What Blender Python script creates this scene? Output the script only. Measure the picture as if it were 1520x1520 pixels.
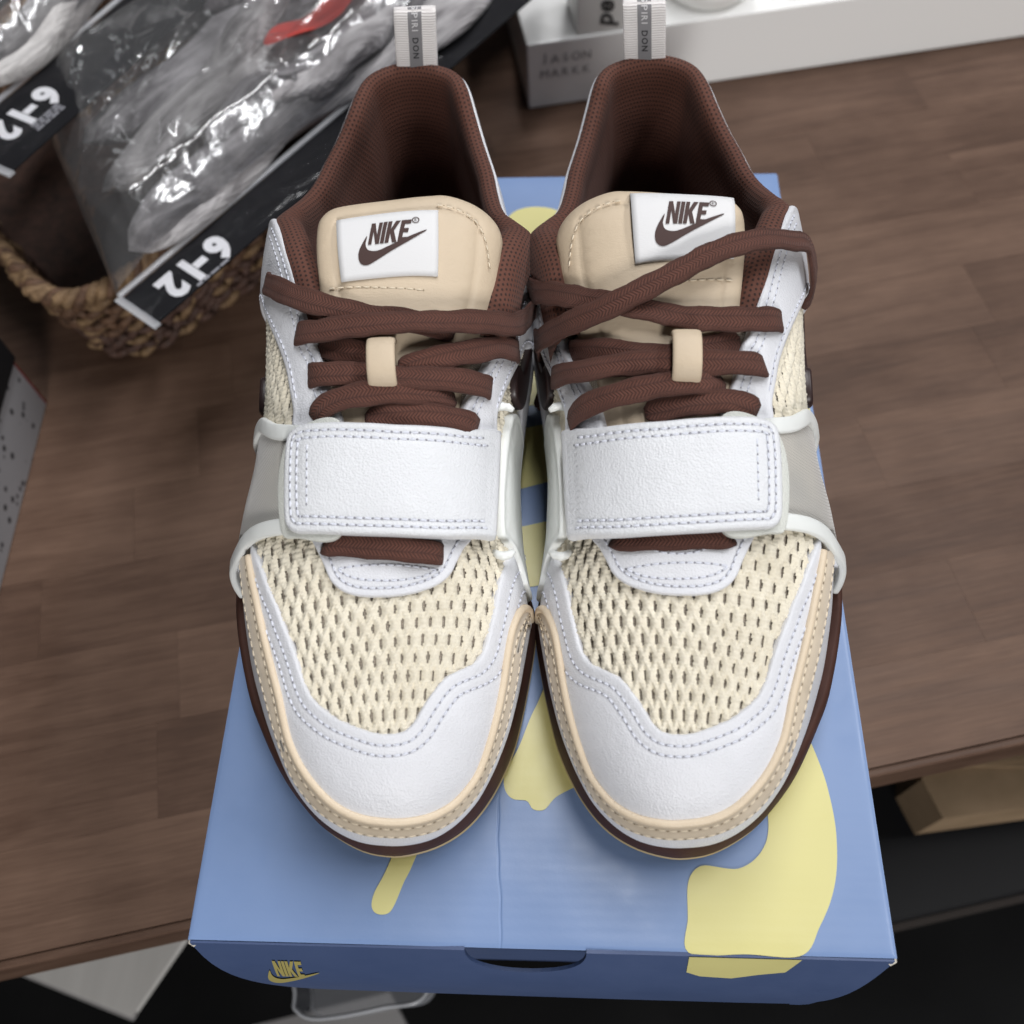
import bpy, math, random
import numpy as np
from mathutils import Vector, Matrix
from mathutils.geometry import delaunay_2d_cdt
random.seed(7); rng=np.random.default_rng(7)
scene=bpy.context.scene
for o in list(bpy.data.objects): bpy.data.objects.remove(o)
COL=scene.collection
# ------------------------------------------------------------------ camera
cam_d=bpy.data.cameras.new('camera'); cam=bpy.data.objects.new('camera',cam_d); COL.objects.link(cam)
cam_d.sensor_width=36; cam_d.sensor_fit='HORIZONTAL'; cam_d.lens=36*1403/1520
cam_d.clip_start=.01; cam_d.clip_end=50
_r=Vector((.9986,.0277,-.0445)); _d=Vector((.0027,-.8754,-.4834)); _f=Vector((-.0523,.4826,-.8743))
_f.normalize(); _r=(_r-_f*_r.dot(_f)).normalized(); _u=_r.cross(_f)
cam.matrix_world=Matrix(((_r.x,_u.x,-_f.x,.0077),(_r.y,_u.y,-_f.y,-.0231),(_r.z,_u.z,-_f.z,.3229),(0,0,0,1)))
cam_d.dof.use_dof=True; cam_d.dof.focus_distance=.315; cam_d.dof.aperture_fstop=9.5
scene.camera=cam
# ------------------------------------------------------------------ room light
W=bpy.data.worlds.new('World'); scene.world=W; W.use_nodes=True
bgn=W.node_tree.nodes['Background']; bgn.inputs[0].default_value=(.95,.97,1,1); bgn.inputs[1].default_value=.045
def area(name,loc,target,sx,sy,power,color=(1,1,1)):
    l=bpy.data.lights.new(name,'AREA'); l.shape='RECTANGLE'; l.size=sx; l.size_y=sy; l.energy=power; l.color=color
    o=bpy.data.objects.new(name,l); COL.objects.link(o); o.location=loc
    d=(Vector(target)-Vector(loc)).normalized(); z=-d; y=Vector((0,1,0)); x=y.cross(z).normalized(); y=z.cross(x)
    o.matrix_world=Matrix(((x.x,y.x,z.x,loc[0]),(x.y,y.y,z.y,loc[1]),(x.z,y.z,z.z,loc[2]),(0,0,0,1)))
    return o
area('ceiling_tube_light',(.12,.85,1.75),(.02,.45,0),.16,1.5,29,(.98,.985,1))
area('ceiling_tube_light',(1.3,.7,1.75),(.1,.3,0),.16,1.5,27,(.97,.98,1))
area('ceiling_tube_light',(-1.4,1.0,1.75),(-.1,.3,0),.16,1.5,2.5,(.96,.98,1))
area('front_fill_light',(.5,-3.0,1.12),(0,.4,0),.3,1.2,88,(1,.985,.97))  # added low front fill, brightens the carton front and heel loops
vs=scene.view_settings; vs.view_transform='Standard'; vs.look='None'; vs.exposure=-0.33; vs.gamma=1.0; vs.use_curve_mapping=False
try: scene.cycles.max_bounces=8; scene.cycles.transparent_max_bounces=12
except Exception: pass
# ------------------------------------------------------------------ materials
MAT={}
class NT:
    def __init__(s,name,col,rough=.5,**kw):
        m=bpy.data.materials.new(name); m.use_nodes=True; s.m=m; s.t=m.node_tree; s.b=s.t.nodes['Principled BSDF']
        s.b.inputs['Base Color'].default_value=(*col,1); s.b.inputs['Roughness'].default_value=rough
        for k,v in kw.items(): s.b.inputs[k.replace('_',' ')].default_value=v
        MAT[name]=m
    def n(s,t,**kw):
        nd=s.t.nodes.new(t)
        for k,v in kw.items():
            if k.startswith('i_'):
                key=k[2:].replace('_',' '); nd.inputs[int(key) if key.isdigit() else key].default_value=v
            else: setattr(nd,k,v)
        return nd
    def l(s,a,b): s.t.links.new(a,b)
    def coord(s,scale=(1,1,1),kind='Object',rot=(0,0,0)):
        tc=s.n('ShaderNodeTexCoord'); mp=s.n('ShaderNodeMapping'); mp.inputs['Scale'].default_value=scale; mp.inputs['Rotation'].default_value=rot
        s.l(tc.outputs[kind],mp.inputs['Vector']); return mp.outputs[0]
    def noise(s,vec,scale,detail=3,rough=.55,dist=0):
        n=s.n('ShaderNodeTexNoise'); n.inputs['Scale'].default_value=scale; n.inputs['Detail'].default_value=detail; n.inputs['Roughness'].default_value=rough; n.inputs['Distortion'].default_value=dist
        s.l(vec,n.inputs['Vector']); return n.outputs[0]
    def ramp(s,fac,stops):
        r=s.n('ShaderNodeValToRGB'); cr=r.color_ramp
        while len(cr.elements)<len(stops): cr.elements.new(.5)
        for e,(p,c) in zip(cr.elements,stops): e.position=p; e.color=(*c,1) if len(c)==3 else c
        s.l(fac,r.inputs[0]); return r.outputs[0]
    def math(s,op,a,b=None):
        n=s.n('ShaderNodeMath',operation=op)
        for i,x in enumerate((a,b)):
            if x is None: continue
            if isinstance(x,(int,float)): n.inputs[i].default_value=x
            else: s.l(x,n.inputs[i])
        return n.outputs[0]
    def bump(s,h,strength=.3,dist=.001,prev=None):
        b=s.n('ShaderNodeBump'); b.inputs['Strength'].default_value=strength; b.inputs['Distance'].default_value=dist
        s.l(h,b.inputs['Height'])
        if prev is not None: s.l(prev,b.inputs['Normal'])
        s.l(b.outputs[0],s.b.inputs['Normal']); return b.outputs[0]
    def color(s,c): s.l(c,s.b.inputs['Base Color'])
def leather(name,col,rough=.42,grain=1600,st=.22):
    t=NT(name,col,rough); v=t.coord()
    vo=t.n('ShaderNodeTexVoronoi'); vo.inputs['Scale'].default_value=grain
    # warp the grain a little so the creases run together
    nz=t.noise(v,300,3); nz2=t.noise(v,45,3)
    t.l(v,vo.inputs['Vector'])
    cre=t.noise(t.coord((260,900,500)),1.0,3,.6,1.2)
    b=t.bump(vo.outputs[0],st,.0003); b=t.bump(nz,.22,.0006,b); b=t.bump(cre,.22,.0005,b); t.bump(nz2,.25,.002,b)
    d=t.noise(v,70,4)
    t.color(t.ramp(d,[(.3,tuple(c*.955 for c in col)),(.7,col)])); return t
leather('white_leather',(.745,.75,.785),.45,1700,.45)
leather('strap_leather',(.765,.775,.80),.42,1500,.55)
t=leather('cream_leather',(.74,.61,.45),.5); leather('tongue_fabric',(.63,.51,.37),.62,2500,.1)
def knitmat(name,col,lo):
    t=NT(name,col,.85); v=t.coord(); n1=t.noise(v,1500,4,.7); n2=t.noise(v,160,3)
    t.color(t.ramp(n2,[(.3,lo),(.65,col)])); t.bump(n1,.5,.0004); t.b.inputs['Sheen Weight'].default_value=.15
knitmat('knit_yarn',(.82,.76,.625),(.74,.675,.54))
t=NT('taupe_backing',(.25,.20,.155),.9); v=t.coord((1,1,1)); w1=t.n('ShaderNodeTexWave',wave_type='BANDS',bands_direction='X'); w1.inputs['Scale'].default_value=500; t.l(v,w1.inputs[0])
w2=t.n('ShaderNodeTexWave',wave_type='BANDS',bands_direction='Y'); w2.inputs['Scale'].default_value=420; t.l(v,w2.inputs[0])
mm=t.math('MULTIPLY',w1.outputs[1],w2.outputs[1]); t.color(t.ramp(mm,[(.0,(.33,.28,.225)),(.8,(.56,.49,.40))])); t.bump(mm,.4,.0004)
t=NT('suede_tan',(.52,.405,.285),.95,Sheen_Weight=.4); v=t.coord(); t.color(t.ramp(t.noise(v,120,4),[(.3,(.52,.43,.32)),(.7,(.63,.53,.405))])); t.bump(t.noise(v,3000,2,.7),.35,.0003)
def weave(name,col,lo,ax,ay,rough=.85,sheen=.04):
    t=NT(name,col,rough,Sheen_Weight=sheen); tc=t.n('ShaderNodeTexCoord'); sp=t.n('ShaderNodeSeparateXYZ'); t.l(tc.outputs['UV'],sp.inputs[0])
    x,y=sp.outputs[0],sp.outputs[1]
    # herringbone: rows across, threads slanting with the sign of the row
    row=t.math('MULTIPLY',y,ay); fr=t.math('ABSOLUTE',t.math('SUBTRACT',t.math('FRACT',row),.5))
    ph=t.math('ADD',t.math('MULTIPLY',x,ax),t.math('MULTIPLY',fr,2.6))
    sn=t.math('ABSOLUTE',t.math('SINE',t.math('MULTIPLY',ph,math.pi)))
    edge=t.math('MULTIPLY',sn,t.math('SUBTRACT',1.0,t.math('MULTIPLY',t.math('POWER',t.math('MULTIPLY',fr,2.0),6.0),.8)))
    nz=t.noise(t.coord(),1400,3,.7); big=t.noise(t.coord(),140,3)
    mix=t.math('ADD',t.math('MULTIPLY',edge,.55),t.math('ADD',t.math('MULTIPLY',nz,.3),t.math('MULTIPLY',big,.3)))
    t.color(t.ramp(mix,[(.25,lo),(.9,col)])); b=t.bump(edge,.6,.0004); t.bump(nz,.5,.0004,b); return t
weave('lace_brown',(.128,.046,.030),(.036,.011,.007),900,19)
weave('webbing_white',(.86,.83,.82),(.74,.70,.69),1100,1,.7,.05)
def meshcloth(name,hi,lo,sc):
    t=NT(name,hi,.85,Sheen_Weight=.05); tc=t.n('ShaderNodeTexCoord'); sp=t.n('ShaderNodeSeparateXYZ'); t.l(tc.outputs['UV'],sp.inputs[0])
    x=t.math('MULTIPLY',sp.outputs[0],sc); y=t.math('MULTIPLY',sp.outputs[1],sc*1.15)
    row=t.math('FLOOR',y); off=t.math('MULTIPLY',t.math('FRACT',t.math('MULTIPLY',row,.5)),1.0)
    fx=t.math('SUBTRACT',t.math('FRACT',t.math('ADD',x,off)),.5); fy=t.math('SUBTRACT',t.math('FRACT',y),.5)
    d=t.math('SQRT',t.math('ADD',t.math('MULTIPLY',fx,fx),t.math('MULTIPLY',fy,fy)))
    h=t.ramp(d,[(.16,(0,0,0)),(.34,(1,1,1))]); t.color(t.ramp(d,[(.15,lo),(.33,hi)])); b=t.bump(h,.5,.0004); t.bump(t.noise(t.coord(),1500,2),.3,.0003,b)
meshcloth('collar_mesh',(.112,.039,.024),(.024,.008,.005),540)
NT('insole_dark',(.012,.006,.005),.95)
t=NT('sole_brown',(.052,.022,.019),.7,Specular_IOR_Level=.25); t.bump(t.noise(t.coord(),900,3),.25,.0004); t.color(t.ramp(t.noise(t.coord(),60,4),[(.3,(.045,.018,.013)),(.7,(.068,.029,.021))]))
NT('outsole_gum',(.42,.33,.18),.5)
t=NT('rubber_white',(.83,.85,.825),.36); t.b.inputs['Subsurface Weight'].default_value=.35; t.b.inputs['Subsurface Radius'].default_value=(.004,.004,.004); t.b.inputs['Subsurface Scale'].default_value=1.0; t.bump(t.noise(t.coord(),120,3),.12,.002)
t=NT('satin_grey',(.44,.42,.385),.42,Sheen_Weight=.5); v=t.coord((1,1,1)); w1=t.n('ShaderNodeTexWave',wave_type='BANDS',bands_direction='DIAGONAL'); w1.inputs['Scale'].default_value=520; t.l(v,w1.inputs[0])
t.bump(w1.outputs[1],.5,.0003); t.color(t.ramp(t.noise(t.coord((20,20,20)),2,2),[(.3,(.40,.385,.36)),(.7,(.50,.47,.42))]))
t=NT('hook_tape',(.70,.71,.66),.9); t.bump(t.noise(t.coord(),2200,2),.8,.0006)
NT('thread_white',(.72,.74,.82),.6); NT('thread_tan',(.74,.64,.49),.6); NT('needle_hole_shade',(.28,.28,.32),.9); NT('needle_hole_tan_shade',(.32,.25,.17),.9)  # hole colours: shade inside the needle holes, painted as dark discs
t=NT('tag_cloth',(.74,.735,.74),.7); t.bump(t.noise(t.coord((900,2400,900)),1,2),.2,.0003)
NT('print_brown',(.055,.026,.022),.7); NT('print_grey',(.22,.215,.225),.7); NT('print_light',(.62,.61,.62),.7); NT('print_black',(.02,.02,.022),.7)
t=NT('swoosh_dark',(.03,.016,.016),.4)
# box board: satin print, soft waves of the corrugation underneath
def board(name,col,rough=.34):
    t=NT(name,col,rough); v=t.coord()
    w1=t.n('ShaderNodeTexWave',wave_type='BANDS',bands_direction='Y'); w1.inputs['Scale'].default_value=95; w1.inputs['Distortion'].default_value=.6; t.l(v,w1.inputs[0])
    b=t.bump(w1.outputs[1],.022,.0006); b=t.bump(t.noise(v,22,3),.10,.004,b); t.bump(t.noise(v,900,2),.05,.0004,b)
    t.color(t.ramp(t.noise(v,9,4,.6),[(.3,tuple(c*.94 for c in col)),(.7,tuple(min(1,c*1.04) for c in col))]))
    t.l(t.ramp(t.noise(v,40,5,.7),[(.35,(rough-.03,)*3),(.7,(rough+.12,)*3)]),t.b.inputs['Roughness'])
board('board_blue',(.195,.290,.510)); board('board_yellow',(.70,.645,.27)); board('board_blue_shaded',(.060,.095,.21),.45); NT('board_gold',(.42,.36,.12),.5); NT('board_raw',(.62,.58,.5),.9)  # darkest blue: the lid's blue with the unlit flap's shade in its colour
t=NT('wood',(.1,.07,.055),.5,Specular_IOR_Level=.24); oi=t.n('ShaderNodeObjectInfo'); v=t.coord((1,1,1)); ad=t.n('ShaderNodeVectorMath',operation='ADD'); mu=t.n('ShaderNodeVectorMath',operation='SCALE'); t.l(oi.outputs['Location'],mu.inputs[0]); mu.inputs['Scale'].default_value=7.3; 
geo=t.n('ShaderNodeNewGeometry'); rt=t.n('ShaderNodeMapping'); rt.inputs['Rotation'].default_value=(0,0,-math.radians(13.07)); t.l(geo.outputs['Position'],rt.inputs[0]); t.l(rt.outputs[0],ad.inputs[0]); t.l(mu.outputs[0],ad.inputs[1])
st=t.n('ShaderNodeMapping'); st.inputs['Scale'].default_value=(7,75,40); t.l(ad.outputs[0],st.inputs[0])
g=t.noise(st.outputs[0],1,6,.65,.8); st2=t.n('ShaderNodeMapping'); st2.inputs['Scale'].default_value=(45,900,450); t.l(ad.outputs[0],st2.inputs[0]); g2=t.noise(st2.outputs[0],1,3,.6)
gb=t.noise(geo.outputs['Position'],14,4,.6)
f=t.math('ADD',t.math('MULTIPLY',g,.42),t.math('ADD',t.math('MULTIPLY',g2,.24),t.math('ADD',t.math('ADD',t.math('MULTIPLY',oi.outputs['Random'],.13),.07),t.math('MULTIPLY',gb,.34))))
t.color(t.ramp(f,[(.3,(.030,.016,.0105)),(.55,(.086,.048,.032)),(.8,(.165,.100,.069))])); t.bump(g2,.12,.0006); t.l(t.ramp(g,[(.3,(.50,.50,.50)),(.7,(.64,.64,.64))]),t.b.inputs['Roughness'])
NT('wood_dark',(.02,.014,.011),.8)
def straw(name,a,b):
    t=NT(name,a,.7); v=t.coord(); n=t.noise(t.coord((150,150,150)),1,4,.7); t.color(t.ramp(n,[(.3,b),(.7,a)])); t.bump(t.noise(v,900,3),.6,.001)
straw('straw_tan',(.26,.165,.085),(.10,.055,.026)); straw('straw_brown',(.15,.078,.042),(.05,.025,.014)); straw('straw_red',(.10,.05,.035),(.035,.018,.013))
def sock(name,a,b):
    t=NT(name,a,.95,Sheen_Weight=.1); v=t.coord((14,60,60)); w1=t.noise(v,1,4,.6,1.5); fine=t.n('ShaderNodeTexWave',wave_type='BANDS',bands_direction='Y'); fine.inputs['Scale'].default_value=190; fine.inputs['Distortion'].default_value=1.5; t.l(t.coord(),fine.inputs[0])
    t.color(t.ramp(w1,[(.36,b),(.62,a)])); b1=t.bump(w1,.6,.004); b1=t.bump(fine.outputs[1],.35,.0008,b1); t.bump(t.noise(t.coord(),700,3),.5,.001,b1)
sock('sock_grey',(.46,.44,.445),(.15,.14,.145)); sock('sock_light',(.58,.56,.55),(.24,.225,.225)); sock('sock_dark',(.26,.23,.24),(.07,.065,.07)); NT('sock_red',(.55,.045,.03),.6)
t=NT('card_black',(.008,.008,.010),.6,Specular_IOR_Level=.15); NT('card_white',(.80,.80,.82),.5); NT('card_text_grey',(.33,.33,.36),.6)
m=bpy.data.materials.new('clear_film'); m.use_nodes=True; nt=m.node_tree; nt.nodes.clear(); MAT['clear_film']=m
out=nt.nodes.new('ShaderNodeOutputMaterial'); mx=nt.nodes.new('ShaderNodeMixShader'); tr=nt.nodes.new('ShaderNodeBsdfTransparent'); tr.inputs[0].default_value=(.95,.95,.96,1); gl=nt.nodes.new('ShaderNodeBsdfGlossy'); gl.inputs['Roughness'].default_value=.17
fr=nt.nodes.new('ShaderNodeFresnel'); fr.inputs[0].default_value=1.5; ml=nt.nodes.new('ShaderNodeMath'); ml.operation='MULTIPLY_ADD'; ml.inputs[1].default_value=1.6; ml.inputs[2].default_value=.07
nt.links.new(fr.outputs[0],ml.inputs[0]); nt.links.new(ml.outputs[0],mx.inputs[0]); nt.links.new(tr.outputs[0],mx.inputs[1]); nt.links.new(gl.outputs[0],mx.inputs[2]); tcf=nt.nodes.new('ShaderNodeTexCoord'); nzf=nt.nodes.new('ShaderNodeTexNoise'); nzf.inputs['Scale'].default_value=30; nzf.inputs['Detail'].default_value=4; nt.links.new(tcf.outputs['Object'],nzf.inputs['Vector'])
vmx=nt.nodes.new('ShaderNodeVectorMath'); vmx.operation='MULTIPLY_ADD'; vmx.inputs[1].default_value=(.035,.035,.035); nt.links.new(nzf.outputs[1],vmx.inputs[0]); nt.links.new(tcf.outputs['Object'],vmx.inputs[2])
vof=nt.nodes.new('ShaderNodeTexVoronoi'); vof.inputs['Scale'].default_value=30; nt.links.new(vmx.outputs[0],vof.inputs['Vector']); bpf=nt.nodes.new('ShaderNodeBump'); bpf.inputs['Strength'].default_value=.4; bpf.inputs['Distance'].default_value=.006; nt.links.new(vof.outputs[0],bpf.inputs['Height']); nt.links.new(bpf.outputs[0],gl.inputs['Normal']); nt.links.new(bpf.outputs[0],fr.inputs['Normal'])
df=nt.nodes.new('ShaderNodeBsdfDiffuse'); df.inputs[0].default_value=(.8,.8,.82,1); m2=nt.nodes.new('ShaderNodeMixShader'); m2.inputs[0].default_value=.05; nt.links.new(mx.outputs[0],m2.inputs[1]); nt.links.new(df.outputs[0],m2.inputs[2]); nt.links.new(m2.outputs[0],out.inputs[0])
m=MAT['clear_film'].copy(); m.name='clear_film_thin'; MAT['clear_film_thin']=m
for n_ in m.node_tree.nodes:
    if n_.type=='MIX_SHADER' and not n_.inputs[0].is_linked: n_.inputs[0].default_value=.003
    if n_.type=='MATH': n_.inputs[1].default_value=.35; n_.inputs[2].default_value=.0
t=NT('film_edge',(.66,.67,.70),.25,Alpha=.42)
t=NT('carton_white',(.78,.775,.75),.42); t.bump(t.noise(t.coord(),30,2),.06,.003)
NT('carton_gloss',(.88,.875,.86),.25); NT('carton_text',(.20,.20,.20),.6); NT('carton_text_dark',(.03,.03,.03),.5); NT('shade_grey',(.33,.33,.34),.5)
t=NT('speckle_grey',(.4,.4,.42),.6); vo=t.n('ShaderNodeTexVoronoi'); vo.inputs['Scale'].default_value=120; t.l(t.coord(),vo.inputs['Vector']); n=t.noise(t.coord(),140,4,.7)
k=t.math('ADD',vo.outputs[0],t.math('MULTIPLY',n,.35)); t.color(t.ramp(k,[(.33,(.03,.03,.033)),(.44,(.25,.245,.255))]))
NT('black_plastic',(.008,.008,.009),.55,Specular_IOR_Level=.2); NT('edge_red',(.12,.012,.01),.6)
t=NT('floor_dark',(.007,.007,.0075),.8,Specular_IOR_Level=.2); t.color(t.ramp(t.noise(t.coord(),6,4),[(.3,(.005,.005,.0055)),(.7,(.010,.010,.0105))]))
t=NT('panel_white',(.66,.64,.61),.6); t.color(t.ramp(t.noise(t.coord((60,6,6)),1,3),[(.3,(.74,.72,.69)),(.7,(.85,.83,.80))]))
NT('panel_grey',(.35,.34,.34),.6); t=NT('kraft',(.27,.185,.11),.8); t.color(t.ramp(t.noise(t.coord(),25,4),[(.3,(.22,.15,.085)),(.7,(.31,.215,.13))]))
t=NT('clear_tray',(.65,.67,.72),.15,Alpha=.45); NT('clear_lip',(.62,.64,.68),.2,Alpha=.8)
# ------------------------------------------------------------------ object helpers
def link(o,parent=None):
    COL.objects.link(o)
    if parent is not None: o.parent=parent
    return o
def tag(o,label=None,cat=None,group=None,kind=None):
    if label: o['label']=label
    if cat: o['category']=cat
    if group: o['group']=group
    if kind: o['kind']=kind
    return o
def empty(name,loc=(0,0,0),rz=0):
    o=bpy.data.objects.new(name,None); o.empty_display_size=.02; o.location=loc; o.rotation_euler=(0,0,rz); return link(o)
def mesh(name,V,F,mat,parent=None,smooth=True,uv=None,mats=None,fmat=None,kind=None):
    me=bpy.data.meshes.new(name); me.from_pydata([tuple(map(float,v)) for v in V],[],[tuple(map(int,f)) for f in F])
    for mm_ in (mats or [mat]): me.materials.append(MAT[mm_])
    if fmat is not None: me.polygons.foreach_set('material_index',np.asarray(fmat,dtype=np.int32))
    if smooth: me.polygons.foreach_set('use_smooth',np.ones(len(me.polygons),dtype=bool))
    if uv is not None:
        ul=me.uv_layers.new(name='UVMap'); li=np.zeros(len(me.loops),dtype=np.int32); me.loops.foreach_get('vertex_index',li)
        ul.data.foreach_set('uv',np.asarray(uv,dtype=np.float32)[li].ravel())
    me.update(); o=bpy.data.objects.new(name,me); link(o,parent)
    if kind: o['kind']=kind
    return o
def box_vf(x0,x1,y0,y1,z0,z1):
    V=[(x0,y0,z0),(x1,y0,z0),(x1,y1,z0),(x0,y1,z0),(x0,y0,z1),(x1,y0,z1),(x1,y1,z1),(x0,y1,z1)]
    return V,[(0,3,2,1),(4,5,6,7),(0,1,5,4),(1,2,6,5),(2,3,7,6),(3,0,4,7)]
def bevel(o,w,seg=2):
    b=o.modifiers.new('bevel','BEVEL'); b.width=w; b.segments=seg; b.limit_method='ANGLE'; return o
def prism(P,z0,z1):
    n=len(P); V=[(x,y,z0) for x,y in P]+[(x,y,z1) for x,y in P]
    return V,[tuple(range(n))[::-1],tuple(range(n,2*n))]+[(i,(i+1)%n,n+(i+1)%n,n+i) for i in range(n)]
def catmull(P,n,closed=False):
    P=np.asarray(P,float); 
    if closed: Q=np.concatenate([P[-1:],P,P[:2]])
    else: Q=np.concatenate([2*P[:1]-P[1:2],P,2*P[-1:]-P[-2:-1]])
    m=len(Q)-3; d=np.linalg.norm(np.diff(Q[1:-1],axis=0)[:,:2],axis=1); d=np.maximum(d,1e-6)
    cum=np.concatenate([[0],np.cumsum(d)]); s=np.linspace(0,cum[-1],n,endpoint=not closed)
    i=np.clip(np.searchsorted(cum,s,side='right')-1,0,m-1); t=((s-cum[i])/d[i])[:,None]
    p0,p1,p2,p3=Q[i],Q[i+1],Q[i+2],Q[i+3]
    return .5*((2*p1)+(-p0+p2)*t+(2*p0-5*p1+4*p2-p3)*t*t+(-p0+3*p1-3*p2+p3)*t**3)
def resample(P,n,closed=False):
    P=np.asarray(P,float); Q=np.concatenate([P,P[:1]]) if closed else P
    d=np.linalg.norm(np.diff(Q,axis=0),axis=1); cum=np.concatenate([[0],np.cumsum(d)]); s=np.linspace(0,cum[-1],n,endpoint=not closed)
    return np.stack([np.interp(s,cum,Q[:,k]) for k in range(Q.shape[1])],1)
def plen(P): return float(np.linalg.norm(np.diff(np.asarray(P),axis=0),axis=1).sum())
def sweep(path,sec,closed=False,normals=None,scale=None,cap=True):
    """sec: (m,2) closed section (side,up); path (n,3)"""
    path=np.asarray(path,float); n=len(path); m=len(sec)
    T=np.gradient(path,axis=0) if not closed else np.roll(path,-1,0)-np.roll(path,1,0)
    T/=np.linalg.norm(T,axis=1)[:,None]+1e-12
    if normals is None: normals=np.tile((0,0,1.),(n,1))
    N=normals-(normals*T).sum(1)[:,None]*T; N/=np.linalg.norm(N,axis=1)[:,None]+1e-12
    S=np.cross(T,N); sc=np.ones((n,2)) if scale is None else np.asarray(scale)
    V=(path[:,None]+S[:,None]*(sec[None,:,0:1]*sc[:,None,0:1])+N[:,None]*(sec[None,:,1:2]*sc[:,None,1:2])).reshape(-1,3)
    F=[]
    for i in range(n if closed else n-1):
        a=i*m; b=((i+1)%n)*m
        for j in range(m): F.append((a+j,a+(j+1)%m,b+(j+1)%m,b+j))
    if not closed and cap: F.append(tuple(range(m))[::-1]); F.append(tuple((n-1)*m+j for j in range(m)))
    L=np.concatenate([[0],np.cumsum(np.linalg.norm(np.diff(path,axis=0),axis=1))])
    uv=np.stack([np.repeat(L,m),np.tile(np.arange(m)/m,n)],1)
    return V,F,uv
def circle(r,n=8): a=np.arange(n)*2*np.pi/n; return np.stack([r*np.cos(a),r*np.sin(a)],1)
def flat_sec(w,h,n=18,p=.55,q=.8):
    a=np.arange(n)*2*np.pi/n; c,s=np.cos(a),np.sin(a); return np.stack([w/2*np.sign(c)*abs(c)**p,h/2*np.sign(s)*abs(s)**q],1)
def merge(parts):
    V=[];F=[];k=0
    for v,f in parts:
        V.append(np.asarray(v,float)); F+= [tuple(np.asarray(q)+k) for q in f]; k+=len(v)
    return np.concatenate(V),F
_txt={}
def text_vf(s,shear=0,bold=0):
    key=(s,shear,bold)
    if key not in _txt:
        c=bpy.data.curves.new('t','FONT'); c.body=s; c.size=1; c.shear=shear; c.offset=bold; c.resolution_u=3; o=bpy.data.objects.new('t',c); COL.objects.link(o)
        dg=bpy.context.evaluated_depsgraph_get(); me=o.evaluated_get(dg).to_mesh()
        V=np.array([v.co[:2] for v in me.vertices]); F=[tuple(p.vertices) for p in me.polygons]
        bpy.data.objects.remove(o); V=V-V.min(0); _txt[key]=(V,F)
    return _txt[key]
# ------------------------------------------------------------------ last shape of the sneaker (one shoe, lateral side +u, toe at y=0)
def pchip(xs,ys):
    xs=np.array(xs,float);ys=np.array(ys,float);h=np.diff(xs);d=np.diff(ys)/h;m=np.zeros_like(xs)
    for i in range(1,len(xs)-1):
        if d[i-1]*d[i]>0:
            w1=2*h[i]+h[i-1];w2=h[i]+2*h[i-1];m[i]=(w1+w2)/(w1/d[i-1]+w2/d[i])
    m[0]=d[0];m[-1]=d[-1]
    def f(x):
        x=np.clip(np.asarray(x,float),xs[0],xs[-1]);i=np.clip(np.searchsorted(xs,x)-1,0,len(xs)-2)
        t=(x-xs[i])/h[i];t2=t*t;t3=t2*t
        return (2*t3-3*t2+1)*ys[i]+(t3-2*t2+t)*h[i]*m[i]+(-2*t3+3*t2)*ys[i+1]+(t3-t2)*h[i]*m[i+1]
    return f
sq=lambda l:np.sqrt(np.array(l))
LY=[0,.0015,.0047,.0095,.0158,.0226,.0309,.0388,.0477,.0583,.0709,.085,.10,.12,.15,.18,.21,.24]
LU=[-0.0095,-0.0191,-0.025,-0.0303,-0.035,-0.0383,-0.0418,-0.0443,-0.0465,-0.0487,-0.05,-0.0479,-0.0462,-0.0457,-0.0485,-0.0525,-0.0545,-0.054]
RY=[0,.001,.0034,.0077,.0134,.0202,.0285,.0363,.0443,.0525,.0624,.0751,.0873,.10,.12,.15,.18,.21,.24]
RU=[-.0095,0,.0062,.0125,.0184,.0238,.0288,.0329,.0363,.0394,.0421,.0447,.0460,.0452,.0418,.0402,.0405,.0385,.034]
f_l=pchip(sq(LY),LU); f_r=pchip(sq(RY),RU)
f_z=pchip(sq([0,.002,.006,.012,.02,.03,.045,.06,.08,.10,.13,.16,.19,.22,.24]),[.024,.034,.0415,.0475,.052,.0555,.0595,.064,.071,.078,.087,.094,.098,.100,.100])
f_nm=pchip([0,.06,.10,.12,.15,.19,.24],[2.3,2.4,2.9,3.1,3.2,3.6,4.0]); f_nl=pchip([0,.06,.10,.12,.15,.19,.24],[2.3,2.25,2.1,2.2,2.6,3.4,3.8]); ZB=.022
def cw(y):
    s=np.sqrt(np.clip(y,1e-6,None)); l=f_l(s); r=f_r(s); return (l+r)/2,(r-l)/2+1e-5,f_z(s)
def nn_(a,y): return np.where(a>0,f_nl(y),f_nm(y))
def PLAN(p):
    p=np.atleast_2d(np.asarray(p,float)); u,y=p[:,0],p[:,1]; c,w,zt=cw(y); n=nn_(u-c,y); k=np.clip(abs((u-c)/w),0,1)
    return np.stack([u,y,ZB+(zt-ZB)*np.clip(1-k**n,0,1)**(1/n)],1)
_th=np.linspace(0,np.pi/2,2000); _k=np.sin(_th)**(2/2.7)*.047; _zz=np.cos(_th)**(2/2.7)*.06
_S=np.concatenate([[0],np.cumsum(np.hypot(np.diff(_k),np.diff(_zz)))]); SMAX=_S[-1]
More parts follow.
